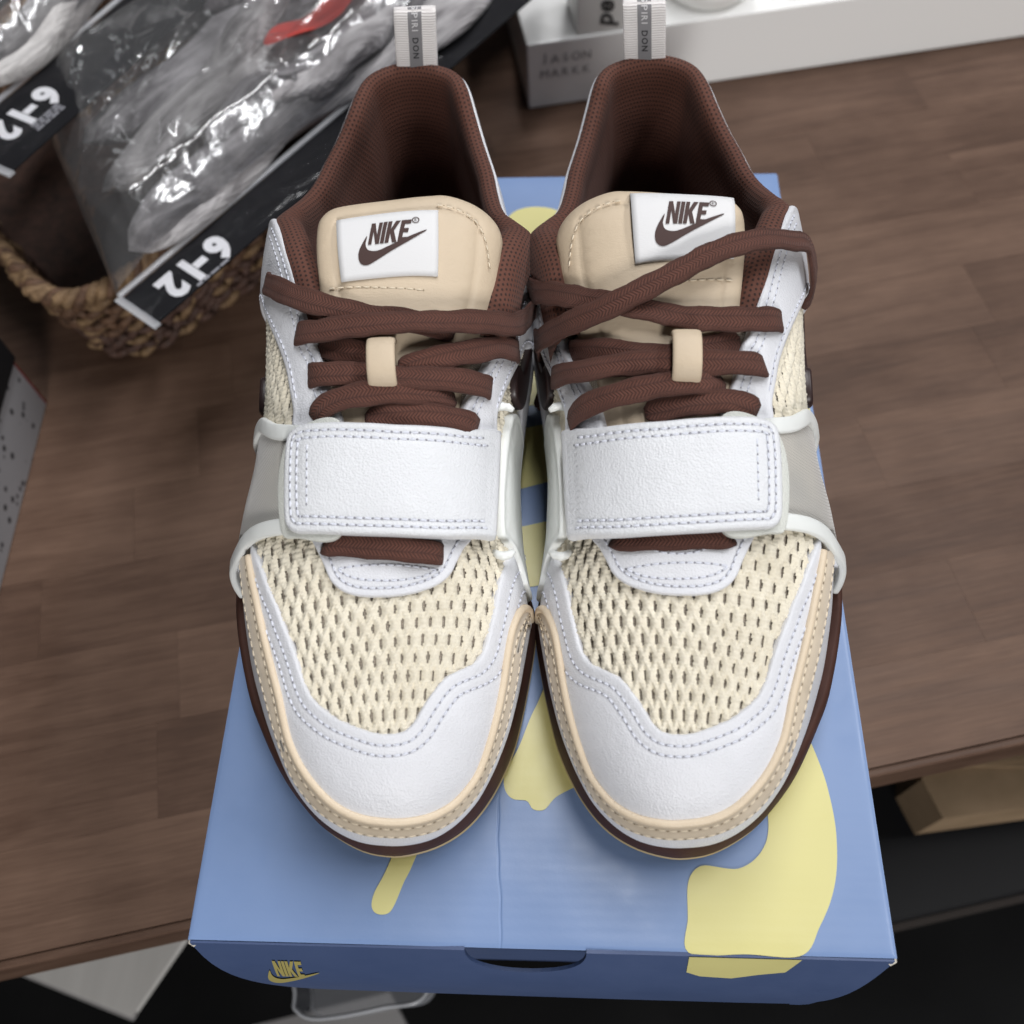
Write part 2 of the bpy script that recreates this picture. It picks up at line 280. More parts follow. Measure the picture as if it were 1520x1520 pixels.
def SY(p):
    p=np.atleast_2d(np.asarray(p,float)); s,y=p[:,0],p[:,1]; c,w,zt=cw(y); n=nn_(s,y); k=np.interp(abs(s),_S,_k/.047)
    zk=np.interp(abs(s),_S,_zz/.06); zz=np.where(k<.9,np.clip(1-k**n,0,1)**(1/n),np.clip(zk,0,1)**(2.7/n)*0+np.clip(1-np.clip(k,0,1)**n,0,1)**(1/n))
    # on the wall follow the height table instead, so rows stay even
    wall=np.clip((k-.9)/.08,0,1); zz=zz*(1-wall)+zk*wall
    kk=np.where(wall>0,np.clip(1-np.clip(zz,0,1)**n,0,1)**(1/n),k)
    return np.stack([c+w*kk*np.sign(s),y,ZB+(zt-ZB)*zz],1)
def ST(p):
    # the strap bridges laces and tongue: a smoother, higher dome
    p=np.atleast_2d(np.asarray(p,float)); u,y=p[:,0],p[:,1]; c,w,zt=cw(y); w=w+np.where(u>c,.0015,.004); n=np.where(u>c,f_nl(y),2.6); k=np.clip(abs((u-c)/w),0,1)
    return np.stack([u,y,ZB+(zt+.0075-ZB)*np.clip(1-k**n,0,1)**(1/n)],1)
def to_sy(P):
    P=np.atleast_2d(np.asarray(P,float)); c,w,zt=cw(P[:,1]); k=np.clip((P[:,0]-c)/w,-.9995,.9995)
    return np.stack([np.sign(k)*np.interp(abs(k),_k/.047,_S),P[:,1]],1)
def frame(mp,p,e=.0006):
    p=np.atleast_2d(np.asarray(p,float)); P=mp(p); a=mp(p+[e,0])-mp(p-[e,0]); b=mp(p+[0,e])-mp(p-[0,e]); N=np.cross(a,b); L=np.linalg.norm(N,axis=1)[:,None]
    N=np.where(L>1e-14,N/np.maximum(L,1e-14),[0,0,1.]); return P,N
def dist_poly(Q,P,closed=True):
    A=P; B=np.roll(P,-1,0) if closed else None
    if not closed: A,B=P[:-1],P[1:]
    out=np.full(len(Q),1e9); d=B-A; L=(d*d).sum(1)+1e-18
    for i in range(0,len(Q),4000):
        q=Q[i:i+4000]; t=np.clip(((q[:,None]-A)*d).sum(2)/L,0,1); r=q[:,None]-(A+t[:,:,None]*d); out[i:i+4000]=np.sqrt((r*r).sum(2).min(1))
    return out
def inside(Q,P):
    x,y=Q[:,0],Q[:,1]; res=np.zeros(len(Q),bool); A=P; B=np.roll(P,-1,0)
    for (x0,y0),(x1,y1) in zip(A,B):
        if y0==y1: continue
        c=((y0>y)!=(y1>y))&(x<(x1-x0)*(y-y0)/(y1-y0)+x0); res^=c
    return res
def area2(P): return .5*np.sum(P[:,0]*np.roll(P[:,1],-1)-np.roll(P[:,0],-1)*P[:,1])
def inset(P,d):
    T=np.roll(P,-1,0)-np.roll(P,1,0); T/=np.linalg.norm(T,axis=1)[:,None]+1e-12; N=np.stack([-T[:,1],T[:,0]],1)
    Q=P+N*d; ok=inside(Q,P)&(dist_poly(Q,P)>.93*d); return Q,ok
def patch(poly,mp,lift,thick,r=.0012,step=.0022,grooves=(),puff=0,pl=.01,sp=.001,liftf=None,gc=None):
    P=np.asarray(poly,float)
    if area2(P)<0: P=P[::-1]
    P=resample(P,max(24,int(plen(np.concatenate([P,P[:1]]))/sp)),True)
    ds=[r*.15,r*.4,r*.75,r*1.2]+([g[0]+o for g in grooves for o in (-.0007,0,.0007)] if gc is None else [])
    pts=[P]
    for d in sorted(ds):
        Q,ok=inset(P,d); pts.append(Q[ok][::2] if d>.002 else Q[ok])
    x0,y0=P.min(0); x1,y1=P.max(0); gx,gy=np.meshgrid(np.arange(x0,x1,step),np.arange(y0,y1,step)); gx=gx+(np.arange(gx.shape[0])%2)[:,None]*step/2
    G=np.stack([gx.ravel(),gy.ravel()],1); G=G[inside(G,P)]; G=G[dist_poly(G,P)>max(ds)*1.05+step*.35]
    if gc is not None:
        for g0,_ in grooves:
            for o_ in (-.0008,0,.0008):
                q_=offset_curve(gc,-(g0+o_)); q_=q_[inside(q_,P)]; q_=q_[dist_poly(q_,P)>.0015]; G=G[dist_poly(G,q_,False)>.0006] if len(q_)>2 and o_!=0 else G; pts.append(q_)
    pts.append(G)
    A=np.concatenate(pts); n=len(P)
    v,e,f,ov,oe,of=delaunay_2d_cdt([Vector(a) for a in A],[],[list(range(n))],1,1e-7)
    v=np.array([tuple(a) for a in v]); d=dist_poly(v,P); 
    o=lift+thick*(.3+.7*np.sqrt(np.clip(1-(1-np.clip(d/r,0,1))**2,0,1)))
    dg=d if gc is None else dist_poly(v,resample(catmull(gc,300),300),False)
    for g0,gd in grooves: o=o-gd*np.exp(-((dg-g0)/.00055)**2)
    if puff: o=o+puff*(1-np.exp(-d/pl))
    if liftf is not None: o=o+liftf(v)
    X,N=frame(mp,v); V=X+N*o[:,None]
    # boundary skirt
    ec={}
    for t_ in f:
        for a,b in zip(t_,list(t_[1:])+[t_[0]]): ec[(a,b)]=ec.get((a,b),0)+1
    bd=[(a,b) for (a,b) in ec if (b,a) not in ec]; idx={}; extra=[]; F=[tuple(t_) for t_ in f]; base=len(V)
    lf=liftf(v) if liftf is not None else np.zeros(len(v))
    for a,b in bd:
        for q in (a,b):
            if q not in idx: idx[q]=base+len(extra); extra.append(X[q]+N[q]*(lift-.0012+lf[q]))
        F.append((b,a,idx[a],idx[b]))
    if extra: V=np.concatenate([V,np.array(extra)]); 
    uv=np.concatenate([v,v[list(idx.keys())]]) if extra else v
    return V,F,uv
def spindles(P0,P1,N,r,n=5):
    """threads lying from P0 to P1"""
    ts=np.array([-1,-.7,0,.7,1]); rs=np.array([.35,.85,1.05,.85,.35]); m=len(P0); C=(P0+P1)/2; T=(P1-P0)/2; S=np.cross(T,N); S/=np.linalg.norm(S,axis=1)[:,None]+1e-12
    a=np.arange(n)*2*np.pi/n; V=[]
    for t_,rr in zip(ts,rs):
        for q in a: V.append(C+T*t_+(S*np.cos(q)+N*np.sin(q)*.8)*r*rr)
    V=np.stack(V,1); k=V.shape[1]; f=[]
    for i in range(4):
        for j in range(n): f.append((i*n+j,i*n+(j+1)%n,(i+1)*n+(j+1)%n,(i+1)*n+j))
    f.append(tuple(range(n))[::-1]); f.append(tuple(4*n+j for j in range(n)))
    F=[tuple(np.array(q)+i*k) for i in range(m) for q in f]; return V.reshape(-1,3),F
def discs(C,N,T,r,n=6):
    S=np.cross(T,N); S/=np.linalg.norm(S,axis=1)[:,None]+1e-12; T=np.cross(N,S); a=np.arange(n)*2*np.pi/n
    V=np.stack([C+(T*np.cos(q)*1.1+S*np.sin(q)*.9)*r for q in a],1); return V.reshape(-1,3),[tuple(range(i*n,i*n+n)) for i in range(len(C))]
def stitch(line,mp,off,pitch=.0023,r=.00034,offf=None):
    """line in map space (n,2) -> (thread VF, hole VF)"""
    L=np.asarray(line,float); X=mp(L); d=np.linalg.norm(np.diff(X,axis=0),axis=1); cum=np.concatenate([[0],np.cumsum(d)]); n=max(2,int(cum[-1]/pitch)); s=np.arange(n)*cum[-1]/n
    at=lambda q: np.stack([np.interp(q,cum,L[:,0]),np.interp(q,cum,L[:,1])],1)
    step=cum[-1]/n; a=at(s+.14*step); b=at(s+.86*step); h=at(s)
    Pa,Na=frame(mp,a); Pb,_=frame(mp,b); Ph,Nh=frame(mp,h); Pe,_=frame(mp,at(s+.1*step))
    oa=off if offf is None else off+offf(a)[:,None]; oh=off if offf is None else off+offf(h)[:,None]
    th=spindles(Pa+Na*oa,Pb+Na*oa,Na,r); ho=discs(Ph+Nh*(oh+.00012),Nh,Pe-Ph+1e-9,r*.95); return th,ho
def ring(P,d):
    P=np.asarray(P,float)
    if area2(P)<0: P=P[::-1]
    P=resample(P,max(40,int(plen(np.concatenate([P,P[:1]]))/.001)),True); Q,ok=inset(P,d); return Q[ok]
def ribbon(A,B,mp,lift,thick,rows=14,r=.0012,grooves=(),rB=None,ease=None,nA=220):
    """strip between two plan curves; edge profile measured from A"""
    A=resample(catmull(A,400),nA); B=resample(catmull(B,400),nA); L=np.linalg.norm(A-B,axis=1).mean()
    fr=set(np.linspace(0,1,rows)); 
    for d in (r*.12,r*.35,r*.7,r*1.1): fr.add(min(.9,d/L))
    for g,_ in grooves:
        for o in (-.0007,0,.0007): fr.add(min(.95,(g+o)/L))
    if rB:
        for d in (rB*.15,rB*.45,rB): fr.add(1-min(.4,d/L))
    fr=np.array(sorted(fr)); D=np.linalg.norm(A-B,axis=1); V=[];uv=[]
    for t_ in fr:
        # keep a fixed distance from A near A
        tt=np.clip(t_*L/np.maximum(D,1e-5),0,1) if t_*L<.007 and t_<.6 else np.full(nA,t_)
        q=A+(B-A)*tt[:,None]; X,N=frame(mp,q); d=tt*D; o=lift+thick*(.3+.7*np.sqrt(np.clip(1-(1-np.clip(d/r,0,1))**2,0,1)))
        for g,gd in grooves: o=o-gd*np.exp(-((d-g)/.00055)**2)
        if rB: e=(1-tt)*D; o=o-thick*.7*(1-np.sqrt(np.clip(1-(1-np.clip(e/rB,0,1))**2,0,1)))
        V.append(X+N*o[:,None]); uv.append(q)
    X,N=frame(mp,A); V.insert(0,X+N*(lift-.001)); uv.insert(0,A)
    X,N=frame(mp,B); V.append(X+N*(lift-.001)); uv.append(B)
    V=np.concatenate(V); R=len(fr)+2; F=[(i*nA+j,i*nA+j+1,(i+1)*nA+j+1,(i+1)*nA+j) for i in range(R-1) for j in range(nA-1)]
    return V,F,np.concatenate(uv)
def offset_curve(A,d):
    A=resample(catmull(A,400),300); T=np.gradient(A,axis=0); T/=np.linalg.norm(T,axis=1)[:,None]; return A+np.stack([-T[:,1],T[:,0]],1)*d
# outlines, metres, shoe-local plan (u across, y from toe)
MUD=[(-0.0452,0.0992),(-0.0444,0.0837),(-0.043,0.0768),(-0.0413,0.0691),(-0.0403,0.0635),(-0.039,0.058),(-0.0377,0.0525),(-0.0361,0.0489),(-0.0341,0.0463),(-0.031,0.0441),(-0.0278,0.042),(-0.0253,0.0396),(-0.0229,0.0362),(-0.0205,0.0324),(-0.0184,0.0287),(-0.0169,0.0269),(-0.0151,0.0256),(-0.012,0.025),(-0.0083,0.0251),(-0.0045,0.0261),(-0.0001,0.0278),(0.0038,0.0297),(0.0078,0.0327),(0.0112,0.036),(0.0134,0.0399),(0.0149,0.0437),(0.0165,0.0481),(0.0187,0.0533),(0.0211,0.0585),(0.0231,0.0633),(0.0256,0.0682),(0.0282,0.074),(0.0311,0.0805),(0.0341,0.0875)]
PIPE=[(-.0500,.0720),(-.0472,.0675),(-.0448,.0609),(-.0432,.0532),(-.0419,.0453),(-.0403,.0374),(-.038,.029),(-.0353,.0215),(-.0328,.0164),(-.029,.0116),(-.0252,.0084),(-.0203,.006),(-.0141,.0048),(-.0079,.0049),(-.0023,.0058),(.0028,.0079),(.0072,.0111),(.0118,.0159),(.0152,.0207),(.018,.0262),(.0197,.0315),(.0213,.0376),(.0229,.0426),(.0254,.0503),(.028,.0588),(.0303,.0674),(.0322,.074),(.0342,.082)]
BAND=[(-.0503,.0712),(-.0494,.0658),(-.0475,.0559),(-.0461,.0482),(-.0443,.0405),(-.0425,.0339),(-.0400,.0269),(-.0372,.0206),(-.0335,.0138),(-.0285,.0080),(-.0235,.0043),(-.0185,.0023),(-.0129,.0014),(-.0072,.0015),(-.0014,.0023),(.005,.0047),(.011,.0086),(.0156,.0134),(.0196,.0193),(.0224,.0257),(.0247,.0317),(.0268,.0378),(.029,.0442),(.032,.0535),(.0346,.0629),(.0366,.0708),(.038,.0773),(.0395,.085)]
RIM=[(-.0492,.0939),(-.0524,.0792),(-.0526,.0725),(-.0509,.0611),(-.0476,.0447),(-.0439,.0312),(-.0374,.0177),(-.0298,.0082),(-.0209,.0025),(-.0114,-.0002),(-.0046,-.0004),(.0038,.0015),(.0138,.007),(.0214,.0139),(.0300,.0245),(.0383,.0391),(.0438,.0513),(.0502,.0735),(.0527,.0929),(.0520,.105),(.0475,.13),(.0395,.17),(.031,.21),(.024,.24),(.0185,.268),(.0095,.284),(-.002,.290),(-.0125,.291),(-.024,.2895),(-.035,.283),(-.0425,.266),(-.0455,.24),(-.0475,.20),(-.0465,.16),(-.0455,.125)]
CAP=[(-0.0385,0.1008),(-0.0362,0.0882),(-0.034,0.0819),(-0.032,0.0787),(-0.0298,0.0737),(-0.0288,0.0713),(-0.0269,0.0688),(-0.0237,0.0664),(-0.0187,0.0643),(-0.0136,0.0632),(-0.0085,0.0629),(-0.0034,0.0631),(0.0012,0.0642),(0.0044,0.0662),(0.0065,0.0688),(0.0082,0.0728),(0.0101,0.0767),(0.0123,0.0812),(0.0147,0.089),(0.0169,0.101)]
EYE_M=[(-0.0302,0.112),(-0.0322,0.1225),(-0.0341,0.1275),(-0.0367,0.1347),(-0.0396,0.143),(-0.0427,0.1532),(-0.0455,0.1616),(-.0466,.1702),(-.0480,.1805),(-.0500,.1895),(-.0518,.1950),(-.0536,.1910),(-.0534,.1845),(-.0529,.1790),(-.0505,.1700),(-.0482,.1615),(-.0458,.1500),(-.0435,.1395),(-.0416,.1310),(-.0404,.1250),(-.0392,.1135)]
EYE_L=[(0.003,0.1121),(0.0064,0.1238),(0.0083,0.1294),(0.0099,0.1365),(0.0122,0.1411),(0.0152,0.1518),(0.0176,0.1599),(0.0197,0.1673),(0.0231,0.1779),(0.0273,0.1897),(.0310,.199),(.0350,.2035),(.0385,.200),(.0397,.190),(.0390,.180),(.0350,.1720),(.0323,.1640),(.0280,.1534),(0.0244,0.1444),(0.0214,0.1357),(0.0199,0.1288),(0.0183,0.1214),(0.0171,0.1136)]
TONGUE=[(-.0418,.1745),(-.0420,.1800),(-.0410,.1842),(-.0385,.1868),(-.035,.1884),(-.0305,.1893),(-.0265,.1896),(-.022,.1888),(-.012,.1874),(0,.1862),(.0075,.1850),(.0108,.1822),(.0122,.178),(.0125,.170),(.0120,.162),(.011,.15),(.009,.13),(.006,.10),(-.026,.10),(-.034,.13),(-.0395,.15),(-.0415,.165)]
TAG=[(-.0208,.1618),(.0078,.1632),(.0082,.1835),(-.0221,.1858)]   # BL BR TR TL
STRAP=[(-.0433,.1198),(-.0330,.1122),(-.0176,.1094),(-.0053,.1096),(.0073,.1105),(.0132,.1112),(.0166,.1108),(.0189,.1090),(.0196,.1031),(.0196,.0936),(.0193,.0856),(.0186,.0825),(.0168,.0804),(.0138,.0793),(.0000,.0776),(-.0181,.0770),(-.0302,.0780),(-.0418,.0815)]
COLLAR=[(-.0523,.193,.0800),(-.0506,.2005,.0775),(-.0469,.212,.0725),(-.0447,.2245,.070),(-.0432,.2345,.070),(-.0392,.2515,.0705),(-.0360,.2635,.0750),(-.0338,.2705,.0795),(-.0312,.2765,.0805),(-.0268,.2812,.0805),(-.019,.285,.0805),(-.011,.2867,.0805),(-.003,.2858,.0805),(.0045,.2820,.0805),(.0095,.2770,.0800),(.0126,.2700,.0790),(.0155,.2620,.0765),(.0195,.2535,.0725),(.0235,.2430,.0710),(.0268,.2305,.0712),(.0300,.2200,.0735),(.0325,.207,.080)]
NIKE=[('N',[(0,0),(0,1),(.22,1),(.44,.42),(.44,1),(.64,1),(.64,0),(.42,0),(.2,.58),(.2,0)]),('I',[(0,0),(0,1),(.22,1),(.22,0)]),('K',[(0,0),(0,1),(.22,1),(.22,.62),(.42,1),(.67,1),(.41,.53),(.67,0),(.42,0),(.22,.42),(.22,0)]),('E',[(0,0),(0,1),(.52,1),(.52,.81),(.22,.81),(.22,.6),(.47,.6),(.47,.41),(.22,.41),(.22,.19),(.52,.19),(.52,0)])]
def poly_tris(P,sp=None):
    P=np.asarray(P,float); 
    if area2(P)<0: P=P[::-1]
    if sp: 
        C_=np.concatenate([P,P[:1]]); P=np.concatenate([np.linspace(C_[i],C_[i+1],max(1,int(np.linalg.norm(C_[i+1]-C_[i])/sp)),endpoint=False) for i in range(len(P))])
    A=P
    if sp:
        x0,y0=P.min(0); x1,y1=P.max(0); gx,gy=np.meshgrid(np.arange(x0,x1,sp),np.arange(y0,y1,sp)); G=np.stack([gx.ravel(),gy.ravel()],1)
        if len(G):
            G=G[inside(G,P)]
            if len(G): G=G[dist_poly(G,P)>sp*.4]
            A=np.concatenate([P,G])
    v,e,f,_,_,_=delaunay_2d_cdt([Vector(a) for a in A],[],[list(range(len(P)))],1,1e-7); return np.array([tuple(a) for a in v]),[tuple(q) for q in f]
SWO=catmull([(.90,.62),(.75,.475),(.55,.33),(.37,.205),(.28,.165),(.22,.20),(.20,.29),(.222,.41),(.305,.595),(.285,.47),(.305,.385),(.37,.355),(.455,.37),(.65,.475)],90,True)
def nike_logo(x0=.31,x1=.715,y0=.455,y1=.785,shear=.05):
    out=[]; tot=sum(max(p[0] for p in P) for _,P in NIKE)+.05*3; k=(x1-x0)/tot; x=0
    for ch,P in NIKE:
        v,f=poly_tris(P,.08); out.append((np.stack([x0+(x+v[:,0])*k+v[:,1]*shear,y0+v[:,1]*(y1-y0)],1),f)); x+=max(p[0] for p in P)+.05
    return out
# knit cloth, computed once
def knit_arrays():
    ds=.00031; s=np.arange(-.074,.0741,ds); y=np.arange(.020,.2,ds); S,Y=np.meshgrid(s,y); n0,n1=S.shape
    Q=np.stack([S.ravel(),Y.ravel()],1); X,N=frame(SY,Q)
    px,py=.0045,.0049; wob=.0003*np.sin(Q[:,0]*170+Q[:,1]*60); ss=Q[:,0]+.10*(Q[:,1]-.05)*0+wob; yy=Q[:,1]+.10*Q[:,0]+.0006*np.sin(Q[:,1]*120+Q[:,0]*90)
    j=np.round(yy/py); e=np.full(len(Q),1e9); 
    for dj in(-1,0,1):
        jj=j+dj; xo=(jj%2)*px/2; i=np.round((ss-xo)/px); cx=i*px+xo; jit=np.sin(i*12.9898+jj*78.233)*43758.5453; jit=jit-np.floor(jit)
        hw=.00062*(.85+.3*jit); hh=.00215*(.9+.2*jit)
        a=abs(ss-cx)/hw; b=abs(yy-jj*py)/hh; e=np.minimum(e,a+b**2)
    h=.0014*(1-np.exp(-np.clip(e-.8,0,None)*.55))
    kn=np.sin(ss/.00110*2*np.pi*.5+np.sin(yy/py*np.pi*2)*1.2)*np.sin(yy/.00135*2*np.pi+ss/.0022*2*np.pi)
    h=h+.00032*kn*np.clip(e-.7,0,1)+rng.normal(0,.00006,len(Q))
    V=X+N*(h+.0004)[:,None]
    idx=np.arange(n0*n1).reshape(n0,n1); F=np.stack([idx[:-1,:-1],idx[:-1,1:],idx[1:,1:],idx[1:,:-1]],-1).reshape(-1,4)
    ec=e[F].mean(1); C=X[F].mean(1); keep=ec>.8
    mudp=np.concatenate([resample(catmull(offset_curve(MUD,-.0022)[::6],300),300),[(.05,.2),(-.07,.2)]])
    keep&=inside(C[:,:2],mudp)
    # nothing under strap, cap and tongue
    thr=np.array([(-.030,.072),(.004,.072),(.010,.088),(.014,.118),(.0245,.165),(.035,.2),(-.053,.2),(-.0455,.157),(-.036,.118),(-.034,.09)])
    keep&=~inside(C[:,:2],thr); keep&=C[:,1]<.176
    F=F[keep]; u,inv=np.unique(F,return_inverse=True); return V[u],inv.reshape(-1,4),Q[u]
KV,KF,KQ=knit_arrays()
def hits_loft(A,B,rows,bulge,up=None):
    V=[]
    for t_ in np.linspace(0,1,rows): V.append(A+(B-A)*t_+bulge*math.sin(math.pi*t_))
    n=len(A); return np.concatenate(V),[(i*n+j,i*n+j+1,(i+1)*n+j+1,(i+1)*n+j) for i in range(rows-1) for j in range(n-1)]
def build_shoe(m,loc,rz,label,laces,ltab,TAG=TAG):
    root=empty('sneaker',loc,rz); tag(root,label,'shoe','pair of sneakers on the shoe box')
    def mk(name,V,F,mat,parent=root,uv=None,kind=None,smooth=True,label=None):
        V=np.array(V,float).copy(); V[:,0]*=m
        if m<0: F=[tuple(f)[::-1] for f in F]
        o=mesh(name,V,F,mat,parent,smooth,uv,kind=kind)
        if label: o['label']=label
        return o
    def sew(parent,lines,mp,off,mat='thread_white',hole='needle_hole_shade',pitch=.0023,r=.00036,offf=None):
        T=[];H=[]
        for L in lines:
            a,b=stitch(L,mp,off,pitch,r,offf); T.append(a); H.append(b)
        V,F=merge(T); s=mk('stitching',V,F,mat,parent,kind='stuff'); V,F=merge(H); mk('stitch_hole_shade',V,F,hole,parent,kind='stuff',smooth=False)  # flat dark discs stand for the shade in the holes
    # sole
    rim=catmull(RIM,260,True); T=np.roll(rim,-1,0)-np.roll(rim,1,0); T/=np.linalg.norm(T,axis=1)[:,None]; NO=np.stack([T[:,1],-T[:,0]],1)
    if area2(rim)<0: NO=-NO
    def loop(prof):
        V=[];n=len(rim)
        for o_,z_ in prof:
            spring=.0025*np.exp(-rim[:,1]/.016)*(1 if z_<.02 else .25)
            V.append(np.column_stack([rim+NO*o_,np.full(n,z_)+spring]))
        V=np.concatenate(V); F=[(i*n+j,i*n+(j+1)%n,(i+1)*n+(j+1)%n,(i+1)*n+j) for i in range(len(prof)-1) for j in range(n)]; return V,F,n
    V,F,n=loop([(-.012,.0030),(-.0005,.0030),(.0009,.0045),(.0012,.010),(.0006,.016),(-.0004,.0210),(-.0012,.0226),(-.0026,.0232),(-.0040,.021),(-.014,.020)]); mk('midsole',V,F,'sole_brown')
    V,F,n=loop([(-.010,.0005),(-.0012,.0005),(.0004,.0012),(.0011,.0028),(.0006,.0036),(-.004,.0036)]); F.append(tuple(range(n))[::-1]); mk('outsole',V,F,'outsole_gum')
    inn=rim-NO*.011; v,f=poly_tris(inn); mk('insole',np.column_stack([v,np.full(len(v),.0265)]),f,'insole_dark')
    # inner lining dome under the knit
    s=np.linspace(-SMAX*.999,SMAX*.999,120); y=np.concatenate([np.linspace(.004,.03,24)**1,np.linspace(.032,.150,80)]); S,Y=np.meshgrid(s,y); Q=np.stack([S.ravel(),Y.ravel()],1); X,N=frame(SY,Q)
    idx=np.arange(len(Q)).reshape(S.shape); F=np.stack([idx[:-1,:-1],idx[:-1,1:],idx[1:,1:],idx[1:,:-1]],-1).reshape(-1,4); mk('vamp_lining',X-N*.0004,F,'taupe_backing')
    mk('knit_upper',KV,KF,'knit_yarn',kind='stuff',uv=KQ)
    # toe leather
    g=[(.0030,.0003),(.0056,.0003)]; pin=offset_curve(PIPE,-.001); V,F,uv=patch(np.concatenate([resample(catmull(MUD,300),300),resample(catmull(PIPE,300),300)[::-1]]),PLAN,.0006,.0017,.0007,.0016,g,gc=MUD,sp=.0008); o=mk('mudguard',V,F,'white_leather',uv=uv)
    A=resample(catmull(MUD,400),300); sew(o,[offset_curve(A[::3],-.0030)[4:-4],offset_curve(A[::3],-.0056)[6:-6]],PLAN,.0022)
    # lower toe foxing
    A2=resample(catmull(BAND,400),220); base=[]
    X,N=frame(PLAN,A2); XA=X+N*.0014
    ar=np.linspace(0,1,220); low=np.concatenate([np.column_stack([f_l(np.sqrt(q)),q]) for q in [np.linspace(.0712,0,160)**1]]); hi=np.column_stack([f_r(np.sqrt(np.linspace(0,.085,160))),np.linspace(0,.085,160)])
    qs=np.linspace(np.sqrt(.0712),0,160); low=np.column_stack([f_l(qs),qs**2]); qs=np.linspace(0,np.sqrt(.085),160); hi=np.column_stack([f_r(qs),qs**2]); bl=resample(np.concatenate([low,hi[1:]]),220)
    T=np.gradient(bl,axis=0); T/=np.linalg.norm(T,axis=1)[:,None]+1e-9; no=np.column_stack([T[:,1]*-1,T[:,0],np.zeros(220)]); cen=np.array([0,.06,0]); sg=np.sign(((np.column_stack([bl,np.zeros(220)])-cen)*no).sum(1)); no=no*sg[:,None]
    XB=np.column_stack([bl,np.full(220,.0215)])+no*.0002; V,F=hits_loft(XA,XB,9,no*.0015); mk('foxing',V,F,'white_leather')
    # piping and suede band round the toe
    pc=resample(catmull(PIPE,400),240); X,N=frame(PLAN,pc); V,F,_=sweep(X+N*.0024,circle(.00135,10),normals=N); mk('piping',V,F,'cream_leather')
    V,F,uv=ribbon(PIPE,BAND,PLAN,.0007,.0022,10,.0008,[(.0022,.0003)],rB=.0012); o=mk('toe_band',V,F,'suede_tan',uv=uv)
    pl=resample(catmull(PIPE,400),260); bb=resample(catmull(BAND,400),260); nrm=(bb-pl); W_=np.linalg.norm(nrm,axis=1)[:,None]
    sew(o,[(pl+nrm*np.minimum(.5,.0017/W_))[3:-3],(bb-nrm*np.minimum(.3,.0009/W_))[3:-3]],PLAN,.0028,'thread_tan','needle_hole_tan_shade',.0029,.00042)
    # cap below the laces and eyestays
    V,F,uv=patch(catmull(CAP,160),PLAN,.0014,.0018,.0007,.002,[(.0025,.0003)]); o=mk('vamp_cap',V,F,'white_leather',uv=uv)
    rg=ring(catmull(CAP,160),.0025); rg=rg[rg[:,1]<.092]; a=np.argmin(rg[:,0]*0+rg[:,1]*-1+0)  # open at the strap
    st_=resample(catmull(np.array(CAP)[1:-1],300),300); st_=offset_curve(st_[::4],.0025)
    cres=[(-.0245,.0712),(-.0205,.0690),(-.0150,.0678),(-.0090,.0675),(-.0030,.0680),(.0010,.0692),(.0040,.0712)]
    sew(o,[st_,catmull(cres,60),catmull([(-.0245,.0712),(-.017,.0718),(-.009,.0720),(-.002,.0718),(.0040,.0712)],60),catmull([(-.0195,.0772),(-.015,.0752),(-.0095,.0745),(-.004,.0753),(.0005,.0776)],50),catmull([(-.0172,.0788),(-.014,.0771),(-.0095,.0765),(-.005,.0772),(-.001,.0790)],50)],PLAN,.0032)
    for E_ in (EYE_M,EYE_L):
        Ps=to_sy(catmull(E_,160,True)); V,F,uv=patch(Ps,SY,.0016,.0024,.0011,.0022,[(.0026,.0003)]); o=mk('eyestay',V,F,'white_leather',uv=uv)
        R1=ring(Ps,.0026); R2=ring(Ps,.0045); 
        cent=to_sy(np.array(E_))[:,0].mean(); half=len(E_)//2
        inn_=to_sy(resample(catmull(np.array(E_[1:11]),200),200)); T=np.gradient(inn_,axis=0); T/=np.linalg.norm(T,axis=1)[:,None]; sd=np.sign(cent-inn_[:,0].mean()); Nn=np.stack([np.abs(T[:,1])*sd,-T[:,0]*sd*np.sign(T[:,1])],1)
        ou_=to_sy(resample(catmull(np.array(E_[12:-1]),200),200)); T=np.gradient(ou_,axis=0); T/=np.linalg.norm(T,axis=1)[:,None]; No=np.stack([-np.abs(T[:,1])*sd,T[:,0]*sd*np.sign(T[:,1])],1)
        sew(o,[(inn_+Nn*.0024)[:-12],(inn_+Nn*.0044)[:-16],(ou_+No*.0022)[30:-4]],SY,.0040,pitch=.0027,r=.0003)
    # quarters: side leather low on both sides and the heel wall
    for sd in(-1,1):
        P=np.array([(sd*SMAX*.86,.088),(sd*SMAX*.84,.13),(sd*SMAX*.80,.19),(sd*SMAX*.995,.192),(sd*SMAX*.995,.088)]); V,F,uv=patch(P,SY,.0012,.002,.001,.003); mk('side_panel',V,F,'white_leather',uv=uv)
        P=np.array([(.128,.062),(.131,.070),(.14,.076),(.152,.0755),(.165,.071),(.178,.063),(.166,.066),(.156,.068),(.148,.0675),(.142,.065),(.140,.060),(.133,.059)])[:,::-1]*[sd,1]+[0,.0135]; V,F,uv=patch(catmull(P,90,True),SY,.0016,.0022,.001,.002); mk('side_emblem',V,F,'swoosh_dark',uv=uv,label='dark brown curved emblem on the side of the shoe')
    Cl=resample(catmull(COLLAR,300),200); hb=catmull(RIM,400,True); hb=hb[hb[:,1]>.186]; ang=np.arctan2(hb[:,0]+.01,hb[:,1]-.2); hb=hb[np.argsort(ang)]; hb=resample(hb,200)
    T=np.gradient(Cl,axis=0); T[:,2]=0; T/=np.linalg.norm(T,axis=1)[:,None]; OUT=np.column_stack([-T[:,1],T[:,0],np.zeros(200)]); OUT*=np.sign(((Cl-[-.01,.2,0])*OUT).sum(1))[:,None]
